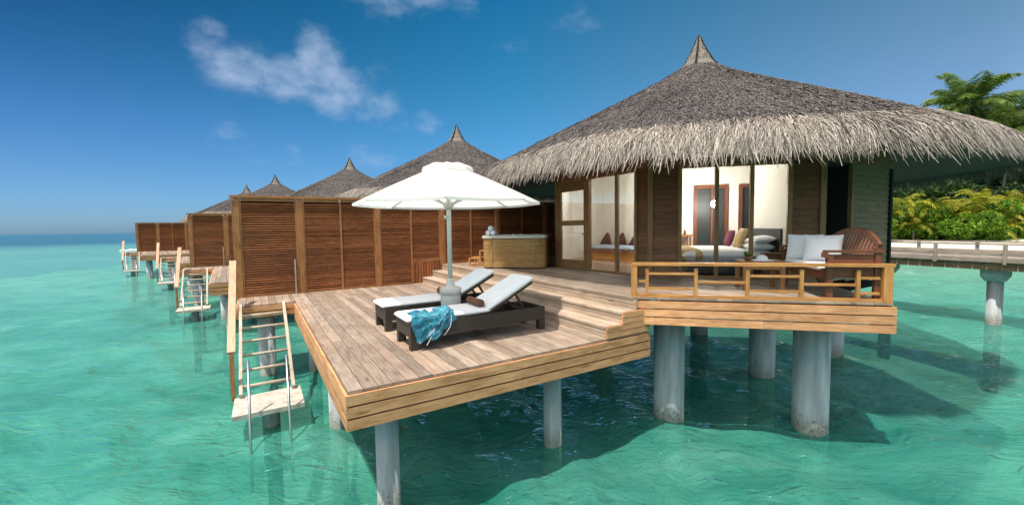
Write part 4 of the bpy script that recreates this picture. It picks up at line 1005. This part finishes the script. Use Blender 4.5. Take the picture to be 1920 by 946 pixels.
# ================================================================== ROOM CONTENTS
def obox(mb, w0, w1, n0, n1, z0, z1):
    c = wn((w0+w1)/2, (n0+n1)/2); mb.box((c.x, c.y, (z0+z1)/2), Wd*(w1-w0)/2, Nd*(n1-n0)/2, Z3*(z1-z0)/2)
def room():
    F = UZ+0.002
    t = thing('bed', 'large bed made up in white behind the balcony windows', 'bed', (*wn(1.5, 1.2)[:2], F))
    m = MB(); obox(m, 0.75, 2.33, 0.38, 2.05, F+0.06, F+0.24); part(m, 'base', 'charcoal', t)
    m = MB(); c = wn(1.50, 1.2, F+0.36); m.cushion(c, Wd*0.85, Nd*0.87, Z3*0.13, 16, 8, 0.3); part(m, 'mattress', 'white', t)
    m = MB(); c = wn(1.28, 1.2, F+0.40); m.cushion(c, Wd*0.66, Nd*0.92, Z3*0.135, 16, 7, 0.35); part(m, 'duvet', 'white', t)
    m = MB(); c = wn(0.80, 1.2, F+0.40); m.cushion(c, Wd*0.22, Nd*0.935, Z3*0.145, 14, 6, 0.3); part(m, 'bed_runner', 'tan', t)
    m = MB(); obox(m, 2.335, 2.368, 0.28, 2.13, F, F+0.91); part(m, 'headboard', 'charcoal', t)
    def pil(name, w, n, z, a, b, d, mat, lab):
        m = MB(); m.cushion(wn(w, n, F+z), a, b, d, 12, 3, 0.5); single(m, name, mat, lab, 'pillow', (*wn(w, n)[:2], F+z))
    pil('pillow', 2.10, 0.72, 0.56, Wd*0.21, Nd*0.32, Z3*0.075, 'white', 'lower white pillow at the near side of the bed head')
    pil('pillow', 2.13, 0.70, 0.70, Wd*0.20+Z3*0.02, Nd*0.32, Z3*0.075, 'white', 'upper white pillow at the near side of the bed head')
    pil('pillow', 2.08, 1.55, 0.58, Wd*0.2, Nd*0.33, Z3*0.08, 'white', 'white pillow behind the tan cushion on the bed')
    pil('cushion', 1.90, 1.18, 0.72, (Wd*0.35+Z3*0.94).normalized()*0.22, Nd*0.22, (Wd*0.94-Z3*0.35).normalized()*0.075, 'tan', 'tan cushion leaning against the pillows on the bed')
    pil('cushion', 1.80, 1.62, 0.70, (Wd*0.3+Z3*0.95).normalized()*0.19, Nd*0.19, (Wd*0.95-Z3*0.3).normalized()*0.07, 'maroon', 'maroon cushion standing beside the tan cushion on the bed')
    # bedside table
    t = thing('bedside_table', 'dark brown bedside table by the window, right of the pillows', 'bedside table', (*wn(2.16, 0.17)[:2], F))
    m = MB(); obox(m, 2.0, 2.33, 0.06, 0.27, F+0.44, F+0.47); part(m, 'top', 'siding', t)
    m = MB(); obox(m, 2.02, 2.31, 0.08, 0.25, F, F+0.439); part(m, 'cabinet', 'siding', t)
    # desk
    t = thing('writing_desk', 'small pale wooden desk against the bedroom back wall', 'desk', (*wn(1.0, 3.8)[:2], F))
    m = MB(); obox(m, 0.72, 1.38, 3.55, 4.14, F+0.70, F+0.745); part(m, 'top', 'rail', t)
    for (a, b) in ((0.75, 3.58), (1.30, 3.58), (0.75, 4.06), (1.30, 4.06)):
        m = MB(); obox(m, a, a+0.05, b, b+0.05, F, F+0.699); part(m, 'leg', 'rail', t)
    m = MB(); 
    for k, (a, h) in enumerate(((1.0, 0.16), (1.10, 0.11), (1.22, 0.14))): c = wn(a, 3.85); m.lathe((c.x, c.y, F+0.746), [(0.03, 0), (0.035, h*0.6), (0.014, h*0.75), (0.014, h)], 10)
    single(m, 'bottle_set', 'siding', 'dark bottles standing together on the pale desk', 'bottles', (*wn(1.1, 3.85)[:2], F+0.746))
    # day bed in front of the far wall
    t = thing('day_bed', 'day bed with pale blue mattress and amber base behind the glass next to the door', 'day bed', (8.75, 5.1, F))
    m = MB(); m.ab(8.42, 9.24, 4.02, 6.15, F, F+0.22); part(m, 'base', 'amber', t)
    m = MB(); m.ab(8.36, 9.24, 4.0, 6.2, F+0.221, F+0.275); part(m, 'rail', 'siding', t)
    m = MB(); m.cushion((8.80, 5.1, F+0.345), (0.43, 0, 0), (0, 1.08, 0), (0, 0, 0.072), 14, 12, 0.25); part(m, 'mattress', 'blue', t)
    for k, (v, lab) in enumerate(((5.95, 'dark brown cushion at the left end of the day bed'), (5.30, 'dark brown cushion in the middle of the day bed'), (4.72, 'dark brown cushion at the right end of the day bed'))):
        m = MB()
        for sg in (1, -1):
            def fn(i, j, sg=sg, v=v):
                x, y = (2*i-1)*sg, j; hw = 0.27*(1-y)**0.9+0.012; th = 0.085*max(0, (1-abs(x)**3)*(1-(2*y-1)**4)*(1-0.5*y))**0.5
                return (8.98+0.10*y-sg*th, v+x*hw, F+0.40+0.40*y)
            m.grid(fn, 10, 10)
        single(m, 'cushion', 'cocoa', lab, 'cushion', (8.98, v, F+0.42), 'dark brown cushions on the day bed')
    # pendant lamp, lit
    c = wn(1.84, 3.3); t = thing('pendant_or_fill_lamp', 'round white pendant lamp glowing in front of the dark inner door', 'lamp', (c.x, c.y, 2.0))
    m = MB(); m.lathe((c.x, c.y, 2.02), [(0.01, -0.078), (0.046, -0.066), (0.073, -0.03), (0.078, 0), (0.07, 0.035), (0.043, 0.066), (0.016, 0.078)], 18); part(m, 'shade', 'lamp', t)
    m = MB(); m.tube((c.x, c.y, 2.12), (c.x, c.y, 3.245), 0.006, 6); part(m, 'cord', 'dark', t)
    c = wn(0.9, 1.7); t = thing('pendant_or_fill_lamp', 'added round white fill lamp, unseen, close to the ceiling above the bed', 'lamp', (c.x, c.y, 3.0))  # extra lamp added out of view to brighten bed and room
    m = MB(); m.lathe((c.x, c.y, 3.13), [(0.01, -0.078), (0.046, -0.066), (0.073, -0.03), (0.078, 0), (0.07, 0.035), (0.043, 0.066), (0.016, 0.078)], 18); part(m, 'shade', 'lamp', t)
    m = MB(); m.tube((c.x, c.y, 3.23), (c.x, c.y, 3.246), 0.006, 6); part(m, 'cord', 'dark', t)
room()
def day_bed_fill_lamp():
    c = Vector((7.2, 4.3, 0)); t = thing('pendant_or_fill_lamp', 'added round white fill lamp, unseen, close to the ceiling over the day bed', 'lamp', (c.x, c.y, 3.0))  # another added lamp, hidden from the camera, lighting the day bed side
    m = MB(); m.lathe((c.x, c.y, 3.13), [(0.01, -0.078), (0.046, -0.066), (0.073, -0.03), (0.078, 0), (0.07, 0.035), (0.043, 0.066), (0.016, 0.078)], 18); part(m, 'shade', 'lamp', t)
    m = MB(); m.tube((c.x, c.y, 3.21), (c.x, c.y, 3.246), 0.006, 6); part(m, 'cord', 'dark', t)
day_bed_fill_lamp()

# ================================================================== BENCH, COFFEE TABLE
def bench():
    F = UZ+0.001; w0, w1, n0, n1 = 2.0, 2.60, -2.25, -0.80
    t = thing('garden_bench', 'red brown wooden bench with arched slatted back on the balcony', 'bench', (*wn(2.3, -1.6)[:2], UZ))
    m = MB(); obox(m, w0+0.04, w1-0.03, n0+0.05, n1-0.05, F+0.335, F+0.375); obox(m, w0+0.02, w0+0.05, n0+0.05, n1-0.05, F+0.27, F+0.374); part(m, 'seat', 'bench', t)
    for n in (n0, n1):
        for w, h in ((w0+0.04, 0.60), (w1-0.03, 0.68)):
            m = MB(); obox(m, w-0.035, w+0.035, n-0.03, n+0.03, F, F+h-(0.0 if w > 2.3 else 0.0)); part(m, 'leg', 'bench', t)
        m = MB(); obox(m, w0-0.02, w1+0.03, n-0.045, n+0.045, F+0.625, F+0.655)
        obox(m, w0-0.035, w0+0.01, n-0.045, n+0.045, F+0.56, F+0.624)
        part(m, 'armrest', 'bench', t)
        m = MB(); obox(m, w0+0.076, w1-0.066, n-0.012, n+0.012, F+0.30, F+0.60); part(m, 'arm_panel', 'bench', t)
    lean = Wd*0.16
    def arch(x): return 0.70+0.20*math.sin(math.pi*x)**0.8
    k = 15
    for i in range(k):
        x = (i+0.5)/k; n = n0+0.08+(n1-n0-0.16)*x; h = arch(x)
        m = MB(); m.bar(wn(w1-0.10, n, F+0.36), wn(w1-0.10, n, F+h-0.03)+lean*(h-0.36)/0.5*1.0, 0.052, 0.018, Wd); part(m, 'back_slat', 'bench', t)
    m = MB(); 
    for i in range(16):
        xa, xb = i/16, (i+1)/16; pa, pb = [wn(w1-0.10, n0+0.03+(n1-n0-0.06)*x, F+arch(x)-0.005)+lean*(arch(x)-0.36)/0.5 for x in (xa, xb)]
        m.bar(pa, pb+(pb-pa)*0.04, 0.035, 0.085)
    part(m, 'top_rail', 'bench', t)
    m = MB(); c = wn((w0+w1)/2-0.05, (n0+n1)/2, F+0.415); m.cushion(c, Wd*0.27, Nd*0.60, Z3*0.042, 14, 12, 0.3)
    single(m, 'bench_cushion', 'cushion', 'long white seat cushion lying on the balcony bench', 'cushion', (*c[:2], F+0.376))
    for (n, lab, w_) in ((-1.45, 'white pillow in front, standing on the bench cushion', 2.30), (-1.12, 'white pillow at the far arm of the bench', 2.19)):
        z = F+0.645; nr = (-Nd*0.80-Wd*0.50+Z3*0.30).normalized(); b = nr.cross(Z3).normalized(); a = b.cross(nr).normalized()*0.20; b = b*0.235
        m = MB(); m.cushion(wn(w_, n, z), a, b, nr*0.075, 12, 3.2, 0.5); single(m, 'pillow', 'cushion', lab, 'pillow', (*wn(w_, n)[:2], F+0.45), 'white pillows on the bench')
bench()
def coffee_table():
    F = UZ+0.001; t = thing('coffee_table', 'low brown wooden table on the balcony in front of the bench', 'table', (*wn(1.5, -1.25)[:2], UZ))
    m = MB(); obox(m, 1.22, 1.84, -1.50, -1.02, F+0.405, F+0.44); part(m, 'top', 'frame', t)
    m = MB(); obox(m, 1.28, 1.78, -1.47, -1.45, F+0.32, F+0.404); obox(m, 1.28, 1.78, -1.08, -1.06, F+0.32, F+0.404); part(m, 'apron', 'frame', t)
    for (a, b) in ((1.24, -1.49), (1.75, -1.49), (1.24, -1.09), (1.75, -1.09)):
        m = MB(); obox(m, a, a+0.06, b, b+0.06, F, F+0.404); part(m, 'leg', 'frame', t)
    z = F+0.441; c = wn(1.36, -1.25)
    t = thing('potted_plant', 'small green leafy plant in a bowl on the balcony table', 'plant', (c.x, c.y, z))
    m = MB(); m.lathe((c.x, c.y, z), [(0.03, 0), (0.06, 0.02), (0.07, 0.05), (0.06, 0.052)], 16); part(m, 'bowl', 'siding', t)
    m = MB()
    for i in range(46):
        an = random.uniform(0, 6.28); e = random.uniform(0.2, 1.4); l = random.uniform(0.06, 0.13); d = Vector((math.cos(an)*math.cos(e), math.sin(an)*math.cos(e), math.sin(e)))
        p = Vector((c.x, c.y, z+0.05)); s = d.cross(Z3).normalized()*0.018; i0 = len(m.v); q = p+d*l
        m.v += [tuple(p), tuple(p+d*l*0.55+s), tuple(q), tuple(p+d*l*0.55-s)]; m.quad_uv((i0, i0+1, i0+2, i0+3), [(0, 0)]*4)
    part(m, 'leaves', 'leafplant', t)
    m = MB(); c = wn(1.56, -1.27); m.lathe((c.x, c.y, z), [(0.15, 0), (0.15, 0.01), (0.08, 0.02), (0.07, 0.06), (0.03, 0.085), (0.0, 0.088)], 20); single(m, 'sun_hat', 'cushion', 'pale straw sun hat lying on the balcony table', 'hat', (c.x, c.y, z))
coffee_table()

# ================================================================== NEIGHBOURS
PHI = 0.048967; TX, TY = -7.2, 8.79
def chain(k):
    Mx = Matrix.Identity(4); T = Matrix.Translation((TX, TY, 0)) @ Matrix.Rotation(PHI, 4, 'Z')
    for _ in range(k): Mx = T @ Mx
    return Mx
def dup(o, k, label, shift=(0, 0)):
    c = copy_tree(o); Mx = Matrix.Translation((shift[0], shift[1], 0)) @ chain(k)
    loc = Mx @ o.location; c.location = loc; c.rotation_euler = (0, 0, o.rotation_euler.z+PHI*k); c['label'] = label
    return c
ORD = ['', 'second', 'third', 'fourth', 'fifth', 'sixth']
SH = {1: (0.3, 0), 2: (0.1, 0), 3: (-0.95, 0.0), 4: (0.65, 0), 5: (0, 0)}
SS = {1: (0.0, 0.2), 2: (1.75, 0.5), 3: (0.7, -0.4), 4: (0, 0)}
SL = {1: (0.1, -0.35), 2: (0.75, -0.7), 3: (0.3, -1.0)}
groups = ((screen_o, 'louvred privacy screens beside the villas'), (ladder_o, 'wooden boarding ladders in a row'), (deck, 'sun decks of the villas'), (swim_o, 'steel swim ladders in a row'))
for o, g in groups: o['group'] = g
vl = {1: 'thatched villa whose peak rises just behind the white parasol', 2: 'thatched villa with its peak left of the parasol, third in the row',
      3: 'small distant thatched villa, fourth in the row', 4: 'tiny far thatched villa, last peak on the left'}
scl = {1: 'brown louvred screen just left of and behind the nearest screen', 2: 'brown louvred screen in the middle of the far row', 3: 'farthest brown louvred screen, against the open sea'}
ldl = {1: 'wooden ladder of the second villa, just left of the nearest screen', 2: 'small wooden ladder of the third villa, between two far decks', 3: 'tiny wooden ladder at the left end of the row of villas'}
for k in (1, 2, 3, 4):
    dup(villa_o, k, vl[k], SH[k])
for k in (1, 2, 3):
    dup(screen_o, k, scl[k], SS[k]); dup(ladder_o, k, ldl[k], SL[k])
    dup(deck, k, {1: 'timber sun deck of the second villa, its end showing beside the nearest screen', 2: 'timber sun deck of the third villa, half hidden behind the second', 3: 'farthest timber sun deck at the left end of the row'}[k], SL[k])
    dup(swim_o, k, {1: 'steel swim ladder below the second villa', 2: 'steel swim ladder below the third villa', 3: 'steel swim ladder at the far left end of the row'}[k], SL[k])
    for p, w_ in zip(pil_deck, ('under the near corner of', 'under the front of', 'under the left edge of', 'at the far end of', 'under the walkway of')):
        c = dup(p, k, 'pillar %s the %s sun deck along the row' % (w_, ORD[k]), SL[k]); c['group'] = 'pillars under the far sun decks'

# ================================================================== JETTY
def jetty():
    z0 = 0.40
    A = Vector((13.03, 14.62, 0)); B_ = Vector((14.23, 11.66, 0)); d = (B_-A).normalized(); s = Vector((-d.y, d.x, 0)) # s points away
    if s.x < 0: s = -s
    t = bpy.data.objects.new('jetty', None); COL.objects.link(t); t.location = (A.x, A.y, z0+DZ); tag(t, 'long timber jetty on concrete pillars crossing behind the villa to the right', 'jetty')
    BASE[t.name] = (A.x, A.y, z0+DZ); Z = z0+DZ; wdt = 1.9; l0, l1 = -16, 16
    def P(l, w_, z): q = A+d*l+s*w_; return Vector((q.x, q.y, Z+z))
    m = MB(); l = l0
    while l < l1: m.box(P(l+0.07, wdt/2, -0.015), d*0.066, s*wdt/2, Z3*0.015); l += 0.14
    part(m, 'floor', 'jetty', t)
    m = MB(); m.bar(P(l0, 0.0, -0.07), P(l1, 0.0, -0.07), 0.05, 0.11); m.bar(P(l0, wdt, -0.07), P(l1, wdt, -0.07), 0.05, 0.11); part(m, 'edge_board', 'jetty', t)
    m = MB(); 
    for w_ in (0.12, wdt/2, wdt-0.12): m.bar(P(l0, w_, -0.24), P(l1, w_, -0.24), 0.12, 0.24)
    part(m, 'girder', 'greysiding', t)
    l = -9.0
    while l < 9.0: m = MB(); m.box(P(l, 0.045, -0.24), d*0.012, s*0.012, Z3*0.115); part(m, 'girder_cleat', 'jetty', t); l += 0.31
    for w_ in (0.06, wdt-0.06):
        m = MB(); m.bar(P(l0, w_, 0.40), P(l1, w_, 0.40), 0.06, 0.045); part(m, 'handrail', 'jetty', t)
        m = MB(); m.bar(P(l0, w_, 0.10), P(l1, w_, 0.10), 0.04, 0.10); part(m, 'kick_rail', 'jetty', t)
    rows = [l0+0.6+1.52*i for i in range(21)]
    for l in rows:
        for w_ in (-0.01, wdt+0.01):
            m = MB(); c = P(l+(0.25 if w_ > 1 else 0), w_, 0.10); m.box(c, d*0.04, s*0.035, Z3*0.28); part(m, 'rail_post', 'jetty', t)
    i = 0
    lab = ['jetty pillar with wide head farthest behind the villa', 'jetty pillar just past the right end of the balcony', 'free standing jetty pillar in open water at the right', 'jetty pillar nearest the viewer outside the right edge']
    base_l = (Vector((14.90, 12.69, 0))-A).dot(d)
    for j in (-2, -1, 0, 1):
        l = base_l+j*2.72
        for w_ in ((0.55,) if True else ()):
            c = P(l, w_, 0); mm = MB(); r = 0.20
            tt = bpy.data.objects.new('jetty_pillar', None); COL.objects.link(tt); tt.location = (c.x, c.y, 0); BASE[tt.name] = (c.x, c.y, 0)
            tag(tt, lab[j+2], 'pillar', 'concrete pillars carrying the jetty')
            mm = MB(); mm.lathe((c.x, c.y, 0), [(0.175, -2.2), (0.175, Z-0.72)], 20); part(mm, 'shaft', 'concrete', tt)
            mm = MB(); a, b_ = 0.22, 0.17; zt, zm, zb = Z-0.37, Z-0.56, Z-0.72
            mm.box((c.x, c.y, (zt+zm)/2), d*a, s*0.34, Z3*(zt-zm)/2)
            q0, q1 = [], []
            for (x, y) in ((-1, -1), (1, -1), (1, 1), (-1, 1)):
                q0.append(Vector((c.x, c.y, zb))+d*x*b_+s*y*0.19); q1.append(Vector((c.x, c.y, zm-0.001))+d*x*a+s*y*0.339)
            mm.hexa(q0+q1); part(mm, 'head', 'concrete', tt)
jetty()

# ================================================================== VEGETATION
def leafmesh(name, P, D, S, L, Wd_, mat):
    """diamond leaves at P pointing D with side S"""
    n = len(P); V_ = np.stack([P, P+D*L*0.5+S*Wd_, P+D*L, P+D*L*0.5-S*Wd_], 1).reshape(-1, 3)
    F = np.arange(n*4).reshape(n, 4); me = bpy.data.meshes.new(name)
    me.vertices.add(n*4); me.vertices.foreach_set('co', V_.ravel()); me.loops.add(n*4); me.loops.foreach_set('vertex_index', F.ravel())
    me.polygons.add(n); me.polygons.foreach_set('loop_start', np.arange(n)*4); me.update(calc_edges=True); me.materials.append(MT[mat]); return me
def unit(a): return a/np.maximum(np.linalg.norm(a, axis=1, keepdims=True), 1e-9)
def palm_crown(name, nf, flen, mat, seed, elo=-0.5, ehi=1.35, droop=1.5, lw=0.035, ll=0.75, nl=46):
    g = np.random.default_rng(seed); Ps, Ds, Ss, Ls, Ws = [], [], [], [], []
    for f in range(nf):
        an = 2*np.pi*f/nf*2.4+g.normal(0, .25); el = elo+(ehi-elo)*((f+.5)/nf)+g.normal(0, .1); L = flen*(0.75+0.4*g.random())
        p = np.zeros(3); e = el; pts = [p.copy()]; ns = 14; drp = droop*(0.7+0.6*g.random())
        for k in range(ns):
            dd = np.array([np.cos(an)*np.cos(e), np.sin(an)*np.cos(e), np.sin(e)]); p = p+dd*L/ns; pts.append(p.copy()); e -= drp/ns*(0.4+1.2*k/ns)
        pts = np.array(pts); side = np.array([-np.sin(an), np.cos(an), 0])
        for k in range(nl):
            x = 0.10+0.88*k/nl; q = x*ns; i = min(int(q), ns-1); c = pts[i]+(pts[i+1]-pts[i])*(q-i); tg = pts[i+1]-pts[i]; tg = tg/np.linalg.norm(tg)
            le = ll*np.sin(np.pi*(0.12+0.80*x))**0.8*(0.8+.35*g.random())*flen/4.5
            for sg in (-1, 1):
                d = tg*0.55+side*sg*0.75+np.array([0, 0, -0.42-0.3*g.random()])+g.normal(0, .10, 3); d /= np.linalg.norm(d)
                s = np.cross(d, tg); s /= np.linalg.norm(s)+1e-9; s = np.cross(s, d)
                Ps.append(c); Ds.append(d); Ss.append(s+g.normal(0, .3, 3)); Ls.append(le); Ws.append(lw*(.7+.6*g.random())*flen/4.5)
        # rachis
        for k in range(ns):
            d = pts[k+1]-pts[k]; l = np.linalg.norm(d); Ps.append(pts[k]); Ds.append(d/l); Ss.append(side); Ls.append(l*1.25); Ws.append(0.03*(1-k/ns)+0.008)
    return leafmesh(name, np.array(Ps), np.array(Ds), np.array(Ss), np.array(Ls)[:, None], np.array(Ws)[:, None], mat)
def shrub_mesh(name, n, rad, hgt, leafsz, mat, seed, lumps=16):
    g = np.random.default_rng(seed)
    cx = g.normal(0, rad*0.45, lumps); cy = g.normal(0, rad*0.35, lumps); cz = hgt*(0.12+0.78*g.random(lumps)); cr_ = rad*(0.22+0.28*g.random(lumps))
    i = g.integers(0, lumps, n); d = unit(g.normal(0, 1, (n, 3))); rr = (0.72+0.34*g.random(n)**0.6)
    P = np.stack([cx[i], cy[i], cz[i]], 1)+d*(cr_[i]*rr)[:, None]*np.array([1, 1, 0.8]); ok = P[:, 2] > 0.02; P = P[ok]; d = d[ok]; n = len(P)
    D = unit(d+g.normal(0, .7, (n, 3))+np.array([0, 0, .15])); S = unit(np.cross(D, unit(g.normal(0, 1, (n, 3)))))
    return leafmesh(name, P, D, S, leafsz*(0.7+0.7*g.random(n))[:, None], leafsz*0.30*(0.7+.6*g.random(n))[:, None], mat)
def add_obj(name, me, loc, rz=0, sc=1.0, parent=None):
    o = bpy.data.objects.new(name, me); COL.objects.link(o); o.location = loc; o.rotation_euler = (0, 0, rz); o.scale = (sc, sc, sc) if not isinstance(sc, tuple) else sc; o.parent = parent; return o
def ray_pt(px, y_depth):        # plan position on the bearing of a picture column, used to lay the shore out in plan
    return (px-960)/788.58*y_depth
crownA = palm_crown('crown', 44, 5.4, 'palm', 1, elo=-0.35, ehi=1.5, droop=1.35, lw=0.030, ll=1.15, nl=90); crownB = palm_crown('crown', 40, 5.2, 'palm', 2, elo=-0.4, ehi=1.45, droop=1.55, lw=0.030, ll=1.15, nl=90)
yA = palm_crown('fronds', 13, 3.4, 'youngpalm', 3, 0.5, 1.45, 1.9, 0.040, 0.8, 34); yB = palm_crown('fronds', 11, 3.0, 'youngpalm', 4, 0.3, 1.4, 2.2, 0.04, 0.8, 34)
def trunk_mesh(h, lean, seed):
    m = MB(); n = 10; g = random.Random(seed)
    for k in range(15):
        f = k/14; r = 0.20-0.08*f+(0.10*(1-f*6) if f < 0.16 else 0); x = -lean*(1-f)**1.5
        for q in range(n): an = 2*math.pi*q/n; m.v.append((x+r*math.cos(an), r*math.sin(an), -h+h*f))
    for k in range(14):
        for q in range(n): m.quad_uv((k*n+q, k*n+(q+1) % n, (k+1)*n+(q+1) % n, (k+1)*n+q), [(0, 0)]*4, True)
    return m
def palm(px, Y, ztop, crown, lean, rz, label, sc=1.0):
    ztop = (ztop-3.1)*1.25+3.1; Y *= 1.25; sc *= 1.25
    x = ray_pt(px, Y); t = bpy.data.objects.new('palm_tree', None); COL.objects.link(t); t.location = (x, Y, 0.6); tag(t, label, 'palm tree', 'coconut palms behind the roof')
    h = ztop-0.6; add_obj('crown', crown, (0, 0, h), rz, sc, t)
    o = trunk_mesh(h, lean, int(px)).build('trunk', 'trunk', t); o.location = (0, 0, h); o.rotation_euler = (0, 0, rz)
palm(1806, 54, 17.8, crownA, 1.5, 0.3, 'tall coconut palm rising left of the others over the thatched eave', 1.05)
palm(1850, 60, 17.0, crownB, 2.0, 2.0, 'coconut palm with crown between the two taller ones behind the roof')
palm(1925, 56, 16.0, crownA, 1.0, 4.0, 'coconut palm at the right edge with arching fronds', 1.05)
palm(1885, 50, 13.2, crownB, 1.2, 5.2, 'lower coconut palm whose yellowish fronds touch the eave', 0.95)
palm(1760, 63, 14.6, crownB, 1.0, 1.2, 'coconut palm mostly hidden behind the sloping roof')
shA = shrub_mesh('foliage', 5200, 2.6, 3.9, 0.34, 'shrub', 5); shB = shrub_mesh('foliage', 5200, 2.4, 3.6, 0.30, 'shrub', 6); shC = shrub_mesh('foliage', 5000, 3.0, 4.3, 0.36, 'shrub', 8)
def bush_stems():
    m = MB()
    for k in range(7):
        an = k*0.9; m.bar((0.15*math.cos(an), 0.15*math.sin(an), -0.1), (1.0*math.cos(an), 0.9*math.sin(an), 2.0), 0.06, 0.06)
    return m
stem_me = None
for i, px in enumerate(range(1600, 2010, 29)):
    Y = 53.5+1.3*math.sin(i*2.1); me = (shA, shB, shC)[i % 3]; x = ray_pt(px, Y)
    t = bpy.data.objects.new('beach_shrub', None); COL.objects.link(t); t.location = (x, Y, 0.72)
    tag(t, 'dense green beach shrub, number %s from the villa wall along the sand' % ['one', 'two', 'three', 'four', 'five', 'six', 'seven', 'eight', 'nine', 'ten', 'eleven', 'twelve', 'thirteen', 'fourteen', 'fifteen'][i], 'shrub', 'green shrubs behind the beach')
    add_obj('foliage', me, (0, 0, 0), i*1.7, (1.12+0.12*math.sin(i*3.3), 1.08, 1.02+0.14*math.sin(i*1.9)), t)
    if stem_me is None: so_ = bush_stems().build('stem', 'trunk', t); stem_me = so_.data
    else: add_obj('stem', stem_me, (0, 0, 0), i, 1.0, t)
YP = [(1668, 46.0, 2.6, 1.0), (1690, 47.0, 3.6, 1.15), (1713, 45.5, 1.4, 0.9), (1742, 46.5, 3.4, 1.05), (1775, 46.0, 2.2, 0.9), (1797, 46.0, 3.3, 1.0), (1820, 45.3, 2.6, 0.95), (1838, 46.5, 4.0, 1.2), (1858, 45.0, 1.0, 0.9), (1880, 45.0, 2.2, 0.95), (1905, 46, 3.3, 1.1), (1935, 46, 3.0, 1.0)]
desc = ['right beside the villa wall', 'tall, second from the villa wall', 'low and orange tinged near the sand', 'with one frond arching to the right', 'small, behind the jetty rail', 'upright, in the middle of the hedge', 'leaning left in the middle of the hedge', 'tallest, right of the middle', 'low with orange fronds over the sand', 'bushy, right part of the hedge', 'large, near the right edge', 'last, cut by the right edge']
for i, (px, Y, z, sc) in enumerate(YP):
    Y += 5.6; z = z*1.12+0.1; sc *= 1.12
    x = ray_pt(px, Y); t = bpy.data.objects.new('young_palm', None); COL.objects.link(t); t.location = (x, Y, 0.75)
    tag(t, 'young yellow green palm %s' % desc[i], 'palm', 'young palms in the hedge'); add_obj('fronds', (yA, yB)[i % 2], (0, 0, z-0.2), i*1.3, sc, t)
    m = MB(); m.lathe((0, 0, 0), [(0.10, 0), (0.06, z-0.15)], 8); m.build('stem', 'trunk', t)
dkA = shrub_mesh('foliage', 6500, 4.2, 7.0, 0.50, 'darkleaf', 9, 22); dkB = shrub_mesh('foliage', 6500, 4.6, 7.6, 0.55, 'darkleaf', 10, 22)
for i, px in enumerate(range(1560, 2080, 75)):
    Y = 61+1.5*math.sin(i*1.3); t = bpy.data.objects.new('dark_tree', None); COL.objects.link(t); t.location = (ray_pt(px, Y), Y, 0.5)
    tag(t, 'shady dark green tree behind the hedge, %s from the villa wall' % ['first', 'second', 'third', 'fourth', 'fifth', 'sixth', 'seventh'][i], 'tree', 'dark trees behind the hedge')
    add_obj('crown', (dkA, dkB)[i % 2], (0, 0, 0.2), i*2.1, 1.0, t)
    m = MB(); m.lathe((0, 0, 0), [(0.22, 0), (0.16, 2.5), (0.08, 4.5)], 8); m.build('trunk', 'trunk', t)
# far wood so that no sky shows under the eaves
m = shrub_mesh('far_wood', 30000, 1.0, 1.0, 0.6, 'darkleaf', 12, 8) if False else None
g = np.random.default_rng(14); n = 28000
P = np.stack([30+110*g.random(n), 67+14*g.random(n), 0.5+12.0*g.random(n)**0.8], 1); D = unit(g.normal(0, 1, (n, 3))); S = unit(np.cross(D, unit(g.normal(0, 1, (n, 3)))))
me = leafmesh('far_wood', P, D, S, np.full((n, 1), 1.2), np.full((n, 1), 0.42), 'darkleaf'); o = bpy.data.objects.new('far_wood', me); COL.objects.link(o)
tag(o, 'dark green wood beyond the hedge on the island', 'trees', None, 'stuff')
# white surf on the reef at the far left
m = MB(); g = random.Random(4)
for i in range(12):
    x = -67.5+g.gauss(0, 1.1); y = 74+g.gauss(0, 0.8); m.cushion((x, y, 0.05), (g.uniform(.15, .6), 0, 0), (0, .12, 0), (0, 0, g.uniform(.03, .22)), 4, 2, 0.6)
o = m.build('surf', 'white'); tag(o, 'white foam of a small wave breaking on the reef', 'surf', None, 'stuff')
